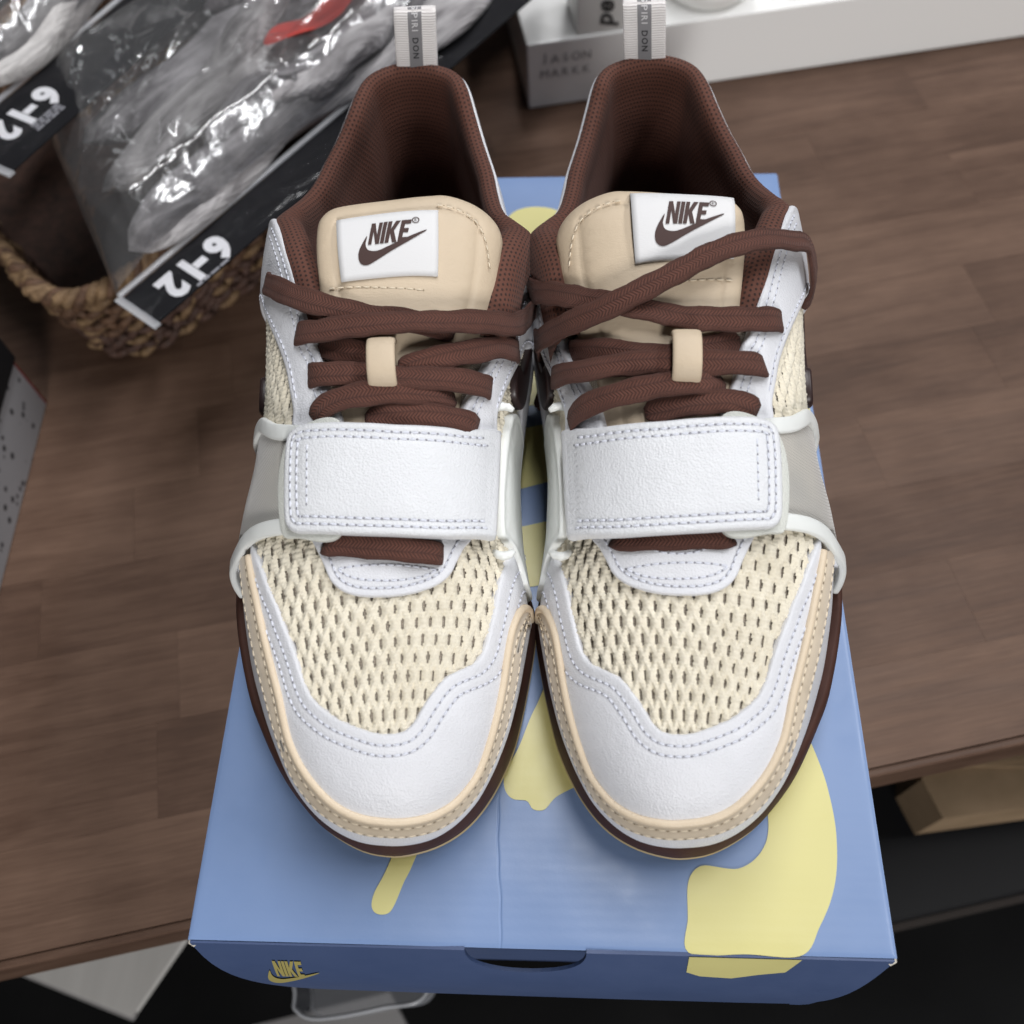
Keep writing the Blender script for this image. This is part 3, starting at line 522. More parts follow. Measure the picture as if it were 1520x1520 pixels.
    Bs=Cl*[1,1,0]+[0,0,.0205]+OUT*.0010+np.array([0,.0020,0])*np.clip((Cl[:,1:2]-.25)/.03,0,1); V,F=hits_loft(Bs,Cl,16,OUT*.0026); n=200
    lip=[(-.0002,.0006),(-.0010,.0009),(-.0019,.0004),(-.0022,-.003)]; k=len(V)
    V=np.concatenate([V]+[Cl+OUT*a_+[0,0,b_] for a_,b_ in lip]); R0=16
    F+= [((R0-1+i)*n+j,(R0-1+i)*n+j+1,(R0+i)*n+j+1,(R0+i)*n+j) for i in range(4) for j in range(n-1)]; mk('heel_counter',V,F,'white_leather')
    front_m=[(-.0430,.146,.0800),(-.0458,.162,.0840),(-.0480,.173,.0865),(-.0512,.184,.0855),(-.0526,.1925,.0815)]; front_l=[(.0322,.199,.0850),(.0290,.189,.0895),(.0252,.179,.0920),(.0218,.170,.0925),(.0182,.158,.0915),(.0145,.144,.0880)]
    C2=resample(catmull(front_m+COLLAR[1:-1]+front_l,400),260); T=np.gradient(C2,axis=0); T[:,2]=0; T/=np.linalg.norm(T,axis=1)[:,None]+1e-9
    
    for _ in range(30): T[1:-1]=(T[:-2]+T[1:-1]*2+T[2:])/4
    T/=np.linalg.norm(T,axis=1)[:,None]; IN=np.column_stack([T[:,1],-T[:,0],np.zeros(260)]) 
    if IN[130,1]>0: IN=-IN
    prof=[(.0010,-.003),(.0009,.0010),(.0016,.0028),(.0032,.0040),(.0052,.0038),(.0070,.0018),(.0078,-.003),(.0076,-.009),(.0076,-.017),(.0068,-.028),(.0056,-.040),(.0050,-.056)]
    prof=catmull([(a_,b_,0) for a_,b_ in prof],44)[:,:2]; V=[]
    wf=np.clip((.207-C2[:,1])/.012,0,1)[:,None]
    for ri,(a_,b_) in enumerate(prof):
        k_=max(0,1-ri/9); q=C2+IN*(a_-.0065*wf*k_); q=q+[0,0,b_]-np.array([0,0,.007])*wf*k_*k_; dp=np.clip((-b_-.001)/.040,0,1); dp=dp*dp*(3-2*dp); q[:,0]=-.0105+(q[:,0]+.0105)*(1-.20*dp*np.clip((C2[:,1]-.19)/.03,0,1)); q[:,1]-=.010*dp*np.clip((C2[:,1]-.235)/.045,0,1)**1.3
        q[:,2]=np.maximum(q[:,2],.026); V.append(q)
    arc=np.concatenate([[0],np.cumsum(np.linalg.norm(np.diff(C2,axis=0),axis=1))]); pv=np.zeros(260); uv=[np.column_stack([arc,pv])]
    for a_,b_ in zip(V[:-1],V[1:]): pv=pv+np.linalg.norm(b_-a_,axis=1); uv.append(np.column_stack([arc,pv]))
    n=260; mk('collar_lining',np.concatenate(V),[(i*n+j,i*n+j+1,(i+1)*n+j+1,(i+1)*n+j) for i in range(len(prof)-1) for j in range(n-1)],'collar_mesh',uv=np.concatenate(uv))
    # heel pull loop
    cx=-.0125; cy=.2845; pth=[(cx-.0012,cy-.0035,.075),(cx-.0010,cy-.0022,.087),(cx-.0016,cy-.0012,.096),(cx-.0020,cy+.0002,.1030),(cx-.0022,cy+.0022,.1046),(cx-.0020,cy+.0041,.1026),(cx-.0014,cy+.0050,.092),(cx-.001,cy+.0045,.076)]
    pth=catmull([(0,b,c) for a,b,c in pth],60); d=np.gradient(pth,axis=0); L=np.concatenate([[0],np.cumsum(np.linalg.norm(np.diff(pth,axis=0),axis=1))])
    pth[:,0]=np.interp(L,[0,L[-1]/2,L[-1]],[cx+.0005,cx-.002,cx+.0005]); d/=np.linalg.norm(d,axis=1)[:,None]; nn=np.column_stack([np.zeros(60),-d[:,2],d[:,1]])
    V,F,uv=sweep(pth,flat_sec(.0160,.0011,16,.3),normals=nn); ht=mk('heel_loop',V,F,'webbing_white',uv=uv)
    def on_loop(q):  # q: (side metres, distance down from the top of the loop)
        q=np.atleast_2d(q); top=L[np.argmax(pth[:,2])]; ss=top-q[:,1]; P=np.stack([np.interp(ss,L,pth[:,k]) for k in range(3)],1); N=np.stack([np.interp(ss,L,nn[:,k]) for k in range(3)],1); P[:,0]+=q[:,0]*m; return P,N
    g_=np.array([(a,b) for b in np.linspace(-.003,.034,24) for a in(-.0026,.0026)]); P,N=on_loop(g_*[m*m,1]); mk('loop_stripe',P+N*.00075,[(2*i,2*i+1,2*i+3,2*i+2) for i in range(23)],'print_grey',ht,smooth=True)
    for wtxt,mt,y0 in (('SPIRI','print_light',-.0005),('DON','print_black',.0102)):
        off=y0
        for ch in wtxt:
            v,f=text_vf(ch,0,.02); v=v*.0032; wd=v[:,0].max() if len(v) else .001; hh=.0023
            q=np.column_stack([-(-v[:,1]+hh/2)*1.0,off+v[:,0]]); P,N=on_loop(q); V=P+N*.00095
            V[:,0]*=1; f2=f; 
            V2=V.copy(); V2[:,0]*=m   # undo mirroring: mk mirrors again
            P2,_=on_loop(q*[1,1]); 
            o=mk('loop_letter',V,f2,mt,ht,smooth=False); off+=wd+.00062
    # tongue with its tag
    tl=lambda v:-.0040+.0070*np.clip((v[:,1]-.138)/.042,0,1)**1.2
    V,F,uv=patch(catmull(TONGUE,200,True),PLAN,.0012,.0042,.0042,.0022,[(.0068,.0007)],puff=.0010,liftf=tl); tg=mk('tongue',V,F,'tongue_fabric',uv=uv)
    sew(tg,[catmull([(-.0378,.168),(-.0366,.1752),(-.0345,.1798),(-.031,.1822),(-.0270,.1832),(-.024,.1832)],60),catmull([(-.021,.1552),(-.012,.1556),(-.002,.1562),(.008,.1566)],50)],PLAN,.0063,'thread_tan','needle_hole_tan_shade',.0025,.0003,offf=tl)
    def on_tag(q,h):
        q=np.atleast_2d(np.asarray(q,float)); a,b=q[:,0],q[:,1]
        a=1-a if m<0 else a
        B=[np.array(p) for p in TAG]; P=((1-a)*(1-b))[:,None]*B[0]+(a*(1-b))[:,None]*B[1]+(a*b)[:,None]*B[2]+((1-a)*b)[:,None]*B[3]
        X,N=frame(PLAN,P); fold=np.clip(b-.9,0,1)/.1
        return X+N*(.0073+tl(P)+.0012*np.sin(np.clip(b,0,1)*3.1)+h)[:,None]-np.array([0,0,1])*(fold**2*.0012)[:,None]
    ga,gb=np.meshgrid(np.linspace(0,1,18),np.linspace(0,1,16)); q=np.stack([ga.ravel(),gb.ravel()],1); V=np.concatenate([on_tag(q,0),on_tag(q,-.0009)]); idx=np.arange(len(q)).reshape(16,18); F=[tuple(x) for x in np.stack([idx[:-1,:-1],idx[:-1,1:],idx[1:,1:],idx[1:,:-1]],-1).reshape(-1,4)]
    bnd=list(idx[0])+list(idx[1:,-1])+list(idx[-1,-2::-1])+list(idx[-2:0:-1,0]); F+=[(bnd[i],bnd[i]+len(q),bnd[(i+1)%len(bnd)]+len(q),bnd[(i+1)%len(bnd)]) for i in range(len(bnd))]
    if m<0: F=[tuple(f)[::-1] for f in F]
    tagp=mk('tongue_tag',V,F,'tag_cloth',tg)
    parts=nike_logo(); v,f=poly_tris(SWO,.02); parts.append((v,f)); V,F=merge([(on_tag(v,.00025),f) for v,f in parts]); mk('tag_logo',V,F,'print_brown',tagp,smooth=False)
    a=np.linspace(0,2*np.pi,25)[:-1]; rr=[np.column_stack([.800+np.cos(a)*r_*.72,.775+np.sin(a)*r_]) for r_ in(.048,.036)]; F=[(i,(i+1)%24,24+(i+1)%24,24+i) for i in range(24)]; v,f=text_vf('R'); v=v*.055; v=v-v.max(0)/2; v=v*[.72,1]+[.800,.775]
    V,F=merge([(on_tag(np.concatenate(rr),.00025),F),(on_tag(v,.00025),f)]); mk('registered_mark',V,F,'print_brown',tagp,smooth=False)
    # laces
    for nodes in laces:
        nd=np.array([tuple(q)+(0.0,)*(4-len(q)) for q in nodes],float); n=max(16,int(plen(nd[:,:2])/.0013)); P=catmull(nd[:,:3],n); roll=np.interp(np.linspace(0,1,n),np.linspace(0,1,len(nd)),nd[:,3] if nd.shape[1]>3 else np.zeros(len(nd)))
        roll=roll+.16*np.sin(np.linspace(0,1,n)*7+nd[0,1]*900)+.08*np.sin(np.linspace(0,1,n)*19+nd[0,0]*700); X,N=frame(PLAN,P[:,:2]); Ns=N.copy(); 
        for _ in range(6): Ns=(np.roll(Ns,1,0)+np.roll(Ns,-1,0)+Ns)/3; Ns[0]=Ns[1]; Ns[-1]=Ns[-2]
        X=X+Ns*P[:,2:3]; T=np.gradient(X,axis=0); T/=np.linalg.norm(T,axis=1)[:,None]; Sd=np.cross(T,Ns); Ns=Ns*np.cos(roll)[:,None]+Sd*np.sin(roll)[:,None]
        sc=np.ones((n,2)); L=np.linspace(0,plen(X),n); ends=np.minimum(L,L[-1]-L); sc[:,0]=.45+.55*np.sqrt(np.clip(1-(1-np.clip(ends/.0045,0,1))**2,0,1)); sc[:,0]*=1+.05*np.sin(L*420+nd[0,0]*900); sc[:,1]=.7+.3*np.clip(ends/.002,0,1)
        V,F,uv=sweep(X,flat_sec(.0078,.0016,28,.30,.5),normals=Ns,scale=sc); V=V+rng.normal(0,.00005,V.shape); mk('shoelace',V,F,'lace_brown',uv=uv)
    # lace keeper loop on the tongue
    a,b=np.array(ltab[0]),np.array(ltab[1]); nd=np.array([(*(a+(a-b)*.08),.0050),(*a,.0088),(*(a*.8+b*.2),.0108),(*(a*.5+b*.5),.0112),(*(a*.2+b*.8),.0105),(*b,.0080),(*(b+(b-a)*.06),.0045)]); P=catmull(nd,40); X,N=frame(PLAN,P[:,:2]); X=X+N*P[:,2:3]; V,F,uv=sweep(X,flat_sec(.0088,.0022,16,.4),normals=N); mk('lace_keeper',V,F,'tongue_fabric',uv=uv)
    # strap, its hook tape, the rubber frame and the satin side wing
    sl=lambda v:.0046+.0028*np.exp(-((v[:,0]+.011)/.021)**2)
    hk=[(.002,.1095),(.0170,.1118),(.0205,.1100),(.0228,.1050),(.0237,.0985),(.0233,.0896),(.0216,.0812),(.0180,.0790),(.002,.0785)]; V,F,uv=patch(catmull(hk,120,True),ST,-.0012,.0012,.0006,.002); mk('hook_tape',V,F,'hook_tape',uv=uv)
    Ps=np.concatenate([catmull(STRAP,200)]); g=[(.0026,.00035),(.0046,.00035)]; V,F,uv=patch(Ps,ST,.0002,.0024,.0012,.0018,g); st=mk('strap',V,F,'strap_leather',uv=uv)
    cv=resample(catmull(STRAP,400),400); T=np.gradient(cv,axis=0); T/=np.linalg.norm(T,axis=1)[:,None]; inw=np.stack([T[:,1],-T[:,0]],1)
    sew(st,[(cv+inw*.0026)[24:-5],(cv+inw*.0046)[24:-5],np.array([(.0118+.008*(y-.095),y) for y in np.linspace(.0870,.1048,30)])],ST,.0025,pitch=.0026,r=.0004)
    fo=[(-.0472,.1400),(-.0500,.1410),(-.0500,.1300),(-.0500,.1180),(-.0500,.1080),(-.0500,.1000),(-.0500,.0930),(-.0500,.0860),(-.0503,.0800),(-.0503,.0762),(-.0484,.0772),(-.0474,.0810),(-.0462,.0840),(-.0445,.0858),(-.0415,.0866),(-.0412,.0915),(-.0413,.1020),(-.0420,.1160),(-.0428,.1255),(-.0440,.1330),(-.0455,.1380)]
    V,F,uv=patch(to_sy(resample(fo,140,True)),SY,.0016,.0023,.0008,.0018,[(.0026,.0005)]); fm=mk('strap_frame',V,F,'rubber_white',uv=uv)
    for y_ in(.1285,.0815):
        a=np.linspace(0,np.pi,9); path=to_sy(np.array([(-.0415,y_)]))[0]; X,N=frame(SY,[path]); pr=[X[0]+N[0]*.004+np.array([q*.0034,(-1 if y_<.1 else 1)*-.0028*0,0]) for q in(-1,-.5,0,.5,1)]; pr=[p+np.array([0,(1 if y_>.1 else -1)*.0018*(1-(i-2)**2/4),0]) for i,p in enumerate(pr)]; V,F,_=sweep(pr,circle(.0014,10),normals=np.tile(N,(5,1)),scale=[(.6,.6),(1,1),(1.1,1.1),(1,1),(.6,.6)]); mk('frame_lug',V,F,'rubber_white',fm)
    sat=to_sy(resample([(.0190,.1140),(.0260,.1180),(.0310,.1240),(.0360,.1275)],40)); sat=np.concatenate([sat,[(SMAX*.97,.132)],[(SMAX*.97,.092)],to_sy(resample([(.0405,.0930),(.0374,.0902),(.0326,.0899),(.0277,.0890),(.0200,.0870)],40))])
    V,F,uv=patch(sat,SY,.0014,.0012,.0008,.0024); mk('side_wing',V,F,'satin_grey',uv=uv)
    def cord(nodes,name='frame_arm',w=.0052,h=.0024):
        P=catmull(np.array(nodes,float),60); X,N=frame(SY,P[:,:2]); V,F,uv=sweep(X+N*P[:,2:3],flat_sec(w,h,20,.32),normals=N); mk(name,V,F,'rubber_white',fm)
    e=to_sy(np.array([(.0150,.0848),(.0220,.0858),(.0290,.0868),(.0345,.0868),(.0395,.0852)])); cord([(*q,l_) for q,l_ in zip(e,(.0034,.0034,.0032,.0030,.0030))]+[(SMAX*.74,.0852,.0032),(SMAX*.85,.0848,.0028),(SMAX*.96,.0845,.0022)])
    e=to_sy(np.array([(.0150,.1125),(.0210,.1150),(.0255,.1180),(.0295,.1225),(.0330,.1262)])); cord([(*q,l_) for q,l_ in zip(e,(.0030,.0030,.0030,.0030,.0028))]+[(SMAX*.70,.1300,.0032),(SMAX*.84,.1310,.0028),(SMAX*.98,.131,.0022)])
    return root
# ------------------------------------------------------------------ table
TA=math.radians(13.07); TE=(-.235,-.0015); ZT=-.12
table=empty('table',(TE[0],TE[1],ZT),TA); tag(table,'dark brown wood block table top under the blue shoe box','table')
V,F=box_vf(-.5,.5,-.5,.5,-.5,.5); bm_=bpy.data.meshes.new('board'); bm_.from_pydata(V,[],F); bm_.materials.append(MAT['wood'])
y=0; row=0; TH=.030
V,F=box_vf(-.75,1.5,.004,1.55,-TH+.002,-.0015); mesh('table_core',V,F,'wood_dark',table,False)
while y<1.5:
    w=.046; x=-.75-random.random()*.25
    while x<1.5:
        l=random.uniform(.12,.34); xa=max(x,-.75); xb=min(x+l,1.5); x+=l
        if xb-xa<.004: continue
        o=bpy.data.objects.new('board',bm_); link(o,table)
        o.location=((xa+xb)/2,y+w/2,-TH/2+random.uniform(-.00008,.00008)); o.scale=(xb-xa-.00008,w-.00008,TH)
    y+=w; row+=1
V,F=box_vf(-.75,1.5,-.0042,-.0002,-TH,-.0006); bevel(mesh('edge_band',V,F,'wood',table,False),.0012)
# ------------------------------------------------------------------ shoe box
BW=.11; BL=.341
sb=empty('shoe_box',(0,BL/2,ZT)); tag(sb,'blue cardboard shoe box with yellow print under the two sneakers','box')
off=np.array([0,-BL/2,-ZT])
def bmk(name,V,F,mat,parent=sb,smooth=False,**k): return mesh(name,np.asarray(V,float)+off,F,mat,parent,smooth,**k)
V,F=box_vf(-BW+.003,BW-.003,.004,BL-.003,ZT+.0005,-.0035); F2=[f for i,f in enumerate(F) if i!=2]; bmk('box_body',V,F2,'board_blue_shaded')
# body front wall with its thumb hole
P=[(-BW+.003,ZT+.0005),(BW-.003,ZT+.0005),(BW-.003,-.0035),(.014,-.0035)]+[(-.0035+.0175*math.cos(a),-.0035-.020*math.sin(a)) for a in np.linspace(.15,math.pi-.15,14)]+[(-.021,-.0035),(-BW+.003,-.0035)]
v,f=poly_tris(P); bmk('box_front',np.column_stack([v[:,0],np.full(len(v),.0042),v[:,1]]),f,'board_blue_shaded')
# lid top: gently sagging sheet
nx,ny=60,90; gx=np.linspace(-BW,BW,nx); gy=np.linspace(0,BL,ny); X,Y=np.meshgrid(gx,gy)
def lidz(x,y):
    # slight sag, a pressed dent line in the middle of the front, softly rounded rim
    e=np.minimum(np.minimum(BW-abs(x),y),BL-y); z=-.0003*np.clip(1-e/.0016,0,1)**2
    cr=.0002*np.exp(-((x-(-.0125+.05*(.03-y)+.0003*np.sin(y*160)+.00015*np.sin(y*530)))/.00035)**2)*np.clip((.05-y)/.01,0,1)
    return z-cr-.0004*np.sin(x*30+1)*np.clip((.04-y)/.04,0,1)-.0006*np.exp(-((x+.0032)/.020)**2)*np.clip(1-y/.02,0,1)
gx=np.unique(np.concatenate([np.linspace(-BW,BW,70),-BW+np.array([.0003,.0008,.0015]),BW-np.array([.0003,.0008,.0015]),np.linspace(-.0155,-.0095,60)])); gy=np.unique(np.concatenate([[0,.0003,.0008,.0015],np.linspace(.003,.06,40),np.linspace(.063,BL-.0016,50),[BL-.0008,BL-.0003,BL]]))
X,Y=np.meshgrid(gx,gy); Q=np.stack([X.ravel(),Y.ravel()],1); V=np.column_stack([Q,lidz(Q[:,0],Q[:,1])]); idx=np.arange(len(Q)).reshape(X.shape); F=np.stack([idx[:-1,:-1],idx[:-1,1:],idx[1:,1:],idx[1:,:-1]],-1).reshape(-1,4)
lid=bmk('lid',V,F,'board_blue',smooth=True)
for nm,pts in (('lid_side',[(-BW,0),(-BW,BL)]),('lid_side',[(BW,BL),(BW,0)]),('lid_side',[(BW,BL),(-BW,BL)])):
    (x0,y0),(x1,y1)=pts; V=[(x0,y0,-.0011),(x1,y1,-.0011),(x1,y1,-.045),(x0,y0,-.045)]; o=bmk(nm,V,[(0,1,2,3)],'board_blue',lid); md=o.modifiers.new('thick','SOLIDIFY'); md.thickness=.0012; md.offset=0
# front flap: rounded ends, thumb notch at the fold
def flap(x,d): return np.column_stack([x,-.0003-.0105*(d/.055)-.0025*np.sin(d/.055*math.pi),-.0003-d*.985])
P=[(-BW+.0005,0)]+[(-BW+.001+.034*t_**1.6,.052*(1-(1-t_)**1.7)) for t_ in np.linspace(.05,1,14)]+[(-.02,.0555),(.03,.0570),(.07,.0565),(.088,.0550)]+[(.0885,.058),(.092,.0585),(.0945,.055)]+[(.094+.0155*t_,.048*(1-t_**1.3)) for t_ in np.linspace(.1,1,10)]+[(.0158,0)]+[(-.0032+.0190*math.cos(a),.0155*math.sin(a)**.8) for a in np.linspace(.12,math.pi-.12,18)]+[(-.0222,0)]
v,f=poly_tris(P,.003); fl=bmk('front_flap',flap(v[:,0],v[:,1]),f,'board_blue_shaded'); md=fl.modifiers.new('thick','SOLIDIFY'); md.thickness=.0012; md.offset=0
# edge of raw board worn at the corners
for cx_,sg in((-BW,1),(BW,-1)):
    V=[(cx_,.0,-.0008),(cx_+sg*.003,-.0007,-.0010),(cx_+sg*.0014,-.002,-.0022),(cx_-sg*.0006,-.0010,-.0020),(cx_-sg*.0007,.001,-.0016)]; bmk('worn_corner',V,[(0,1,2,3),(0,3,4)],'board_raw',lid)
for i in range(0):
    x0_=random.choice([random.uniform(-.105,.105),random.uniform(-.03,.03)]); w_=random.uniform(.002,.009); n_=6; xs=np.linspace(x0_,x0_+w_,n_); th=np.abs(np.sin(np.linspace(0,math.pi,n_)))*random.uniform(.0001,.00035)
    V=[(x,.0012+t_,.00012) for x,t_ in zip(xs,th)]+[(x,.0008-t_*.6,.00008) for x,t_ in zip(xs,th)]; bmk('fold_wear',V,[(j,j+1,n_+j+1,n_+j) for j in range(n_-1)],'board_raw',lid)
# gold logo on the flap
parts=nike_logo(.36,.80,.45,.95,.06); v,f=poly_tris(catmull([(1.06,.62),(.8,.42),(.5,.22),(.32,.12),(.22,.13),(.17,.24),(.2,.42),(.30,.66),(.285,.5),(.31,.38),(.40,.33),(.6,.4)],60,True),.03); parts.append((v,f))
for v,f in parts: pass
Vs,F=merge([(np.column_stack([v,np.zeros(len(v))]),f) for v,f in parts]); Vp=flap(-.0945+Vs[:,0]*.0215,.0385-Vs[:,1]*.029); bmk('flap_logo',Vp+[0,-.0010,.0002],F,'board_gold',fl)
def yellow(P,label):
    P=catmull(P,120,True) if len(P)>6 else np.array(P); P=resample(P,140,True)
    if area2(P)<0: P=P[::-1]
    x0,y0=P.min(0); x1,y1=P.max(0); gx,gy=np.meshgrid(np.arange(x0,x1,.004),np.arange(y0,y1,.004)); G=np.stack([gx.ravel(),gy.ravel()],1); G=G[inside(G,P)]; G=G[dist_poly(G,P)>.0015] if len(G) else G
    A=np.concatenate([P,G]) if len(G) else P; v,e,f,_,_,_=delaunay_2d_cdt([Vector(a) for a in A],[],[list(range(len(P)))],1,1e-7); v=np.array([tuple(a) for a in v])
    o=bmk('yellow_print',np.column_stack([v,lidz(v[:,0],v[:,1])+.00022]),[tuple(q) for q in f],'board_yellow',lid,smooth=True)
yellow([(-.0445,.034),(-.0375,.034),(-.0405,.0235),(-.0427,.0185),(-.0453,.0114),(-.0473,.0090),(-.0508,.0090),(-.0525,.0112),(-.0520,.0152),(-.0495,.0205),(-.0470,.027)],'s')
yellow([(.0473,.0001),(.0476,.010),(.048,.019),(.0496,.0232),(.0531,.0257),(.0595,.0251),(.0643,.0249),(.0693,.0273),(.0729,.0312),(.075,.036),(.0755,.044),(.074,.058),(.0775,.070),(.0845,.0735),(.0905,.0705),(.0946,.0582),(.0963,.0485),(.0969,.0374),(.0955,.0254),(.0926,.0165),(.088,.0084),(.0816,.0001),(.065,.0001)],'r')
yellow([(-.0012,.077),(-.0068,.0627),(-.0110,.0545),(-.0112,.0490),(-.0085,.0455),(-.0035,.0449),(-.0020,.0425),(.0003,.0418),(.0027,.0424),(.0060,.0462),(.0120,.0495),(.0184,.0525),(.030,.065),(.028,.085),(.008,.092)],'m')
yellow([(-.030,.119),(.030,.1285),(.030,.158),(-.030,.143)],'a'); yellow([(-.030,.159),(.030,.177),(.030,.2035),(-.030,.189)],'b')
yellow([(-.03,.206),(.03,.2055),(.03,.252),(.002,.262),(-.03,.246)],'c'); yellow([(-.022,.300),(-.016,.3165),(-.004,.3205),(.008,.3155),(.014,.298),(.006,.279),(-.016,.279)],'d')
yellow([(.085,.2255),(.1090,.2245),(.1090,.2495),(.085,.2515)],'e'); yellow([(.085,.1825),(.1090,.1835),(.1090,.2095),(.085,.2100)],'f')
# yellow print wrapping onto the flap
P=np.array([(.0473,-.0002),(.0816,-.0002),(.078,.009),(.070,.0115),(.062,.0150),(.052,.0140),(.0475,.011)]); v,f=poly_tris(P,.003); bmk('yellow_print',flap(v[:,0],v[:,1])+[0,-.0009,.0002],f,'board_yellow',fl)
# tape shred under the flap
P=np.array([(-.002,.054),(.005,.0535),(.040,.0565),(.082,.0560),(.081,.062),(.050,.063),(.022,.0605)]); v,f=poly_tris(P,.003); bmk('tape_strip',flap(v[:,0],v[:,1])+[0,.0012,0],f,'clear_tray',fl)
# ------------------------------------------------------------------ the pair of sneakers
R_L=[[(-0.052,0.16,-0.001),(-0.0503,0.1672,0.0035),(-0.046,0.1568,0.0068),(-0.0393,0.1502,0.0078),(-0.0295,0.1478,0.0085),(-0.0197,0.1505,0.01),(-0.01,0.1548,0.0115),(-0.0005,0.1599,0.0125),(0.0086,0.1649,0.0125,0.0),(0.0153,0.1688,0.0115),(0.0224,0.173,0.0095),(0.0296,0.1782,0.0082),(0.032,0.173,0.0075),(0.0345,0.17,0.005),(0.035,0.1665,0.002)],[(-0.0548,0.19,0.004),(-0.0506,0.1822,0.0062),(-0.0462,0.1704,0.0072),(-0.036,0.1569,0.0075),(-0.0262,0.1497,0.007),(-0.0101,0.144,0.0058),(0.0029,0.143,0.0058),(0.0123,0.1444,0.006),(0.0188,0.1468,0.0058),(0.0221,0.1485,0.0035),(0.0232,0.1491,-0.001)],[(-0.0448,0.1434,-0.001),(-0.0437,0.1415,0.004),(-0.0399,0.1368,0.0062),(-0.0328,0.1322,0.0062),(-0.0232,0.1304,0.0055),(-0.0143,0.1297,0.0058),(-0.0022,0.129,0.0058),(0.0056,0.1294,0.006),(0.0124,0.1301,0.0062),(0.0156,0.1309,0.004),(0.0169,0.1314,-0.001)],[(-0.042,0.1476,0.0),(-0.038,0.1428,0.0025),(-0.0263,0.136,0.003),(-0.013,0.1325,0.0036),(-0.002,0.1347,0.003),(0.0102,0.1383,0.0012)],[(-0.039,0.1173,-0.001),(-0.0383,0.1192,0.004),(-0.035,0.1208,0.0062),(-0.0233,0.1211,0.0072),(-0.0106,0.1225,0.0068,0.0),(-0.0011,0.1231,0.0055),(0.0041,0.1247,0.0025)],[(0.0134,0.1155,0.0),(0.0117,0.116,0.005),(0.0052,0.1175,0.006),(-0.0013,0.1172,0.0055),(-0.0095,0.1163,0.0045),(-0.019,0.1153,0.003)],[(-.0285,.0815,.001),(-.0262,.0802,.0036),(-.0199,.0792,.0040),(-.0097,.0790,.0040),(.0030,.0794,.0036),(.0055,.0802,.001)]]
L_L=[[(0.0296,0.1716,0.0045),(0.0268,0.1671,0.006),(0.0172,0.1566,0.0068),(0.0078,0.1502,0.0068),(-0.0014,0.1468,0.0066),(-0.0102,0.1452,0.006),(-0.023,0.144,0.0045),(-0.03,0.1443,0.002)],[(0.0189,0.1456,-0.001),(0.0173,0.1448,0.004),(0.0124,0.1429,0.0066),(0.0075,0.1417,0.0075),(-0.0045,0.1413,0.0095),(-0.0161,0.1418,0.0102),(-0.0275,0.1442,0.0095),(-0.0387,0.1512,0.0082),(-0.0454,0.1607,0.0075),(-0.052,0.1807,0.006),(-0.0548,0.19,0.003)],[(-0.0477,0.1566,-0.001),(-0.0463,0.1543,0.004),(-0.0438,0.1498,0.006),(-0.0401,0.1457,0.0062),(-0.0346,0.1399,0.006),(-0.0274,0.135,0.0055),(-0.019,0.1309,0.005),(-0.014,0.1285,0.0035)],[(0.0114,0.1405,0.001),(0.0054,0.1369,0.003),(-0.0046,0.1347,0.0036),(-0.01,0.133,0.003)],[(0.0144,0.1303,-0.001),(0.0127,0.1295,0.004),(0.0087,0.1285,0.006),(0.004,0.1278,0.006),(-0.0048,0.1273,0.0056),(-0.0162,0.1261,0.006),(-0.0246,0.1268,0.0062),(-0.0328,0.1287,0.0062),(-0.0379,0.1309,0.0048),(-0.0398,0.1321,-0.001)],[(0.0118,0.1133,-0.001),(0.0103,0.1153,0.004),(0.0067,0.1182,0.0062),(-0.0003,0.1201,0.0072),(-0.0106,0.1213,0.007),(-0.019,0.1217,0.0062),(-0.0246,0.122,0.005),(-0.03,0.1232,0.002)],[(-0.0354,0.1155,0.0),(-0.0338,0.116,0.005),(-0.0273,0.1156,0.0062),(-0.019,0.1152,0.0055),(-0.0106,0.1147,0.0045),(-0.004,0.1143,0.003)],[(.0080,.0790,.001),(.0062,.0784,.0042),(-.0035,.0774,.0050),(-.0134,.0763,.0054),(-.0235,.0757,.0050),(-.0268,.0757,.001)]]
build_shoe(1,(.0523,.028,.0004),0,'right sneaker, its brown lace folded over the outer collar, beside a yellow print','' or R_L,((-.0071,.1372),(-.0073,.1240)))
build_shoe(-1,(-.0523,.0265,.0004),.0355,'left sneaker, nearer the sock basket, standing over the thin yellow stick print',L_L,((-.0094,.1365),(-.0098,.1236)),[(-.0248,.1598),(.0036,.1580),(.0052,.1786),(-.0250,.1816)])
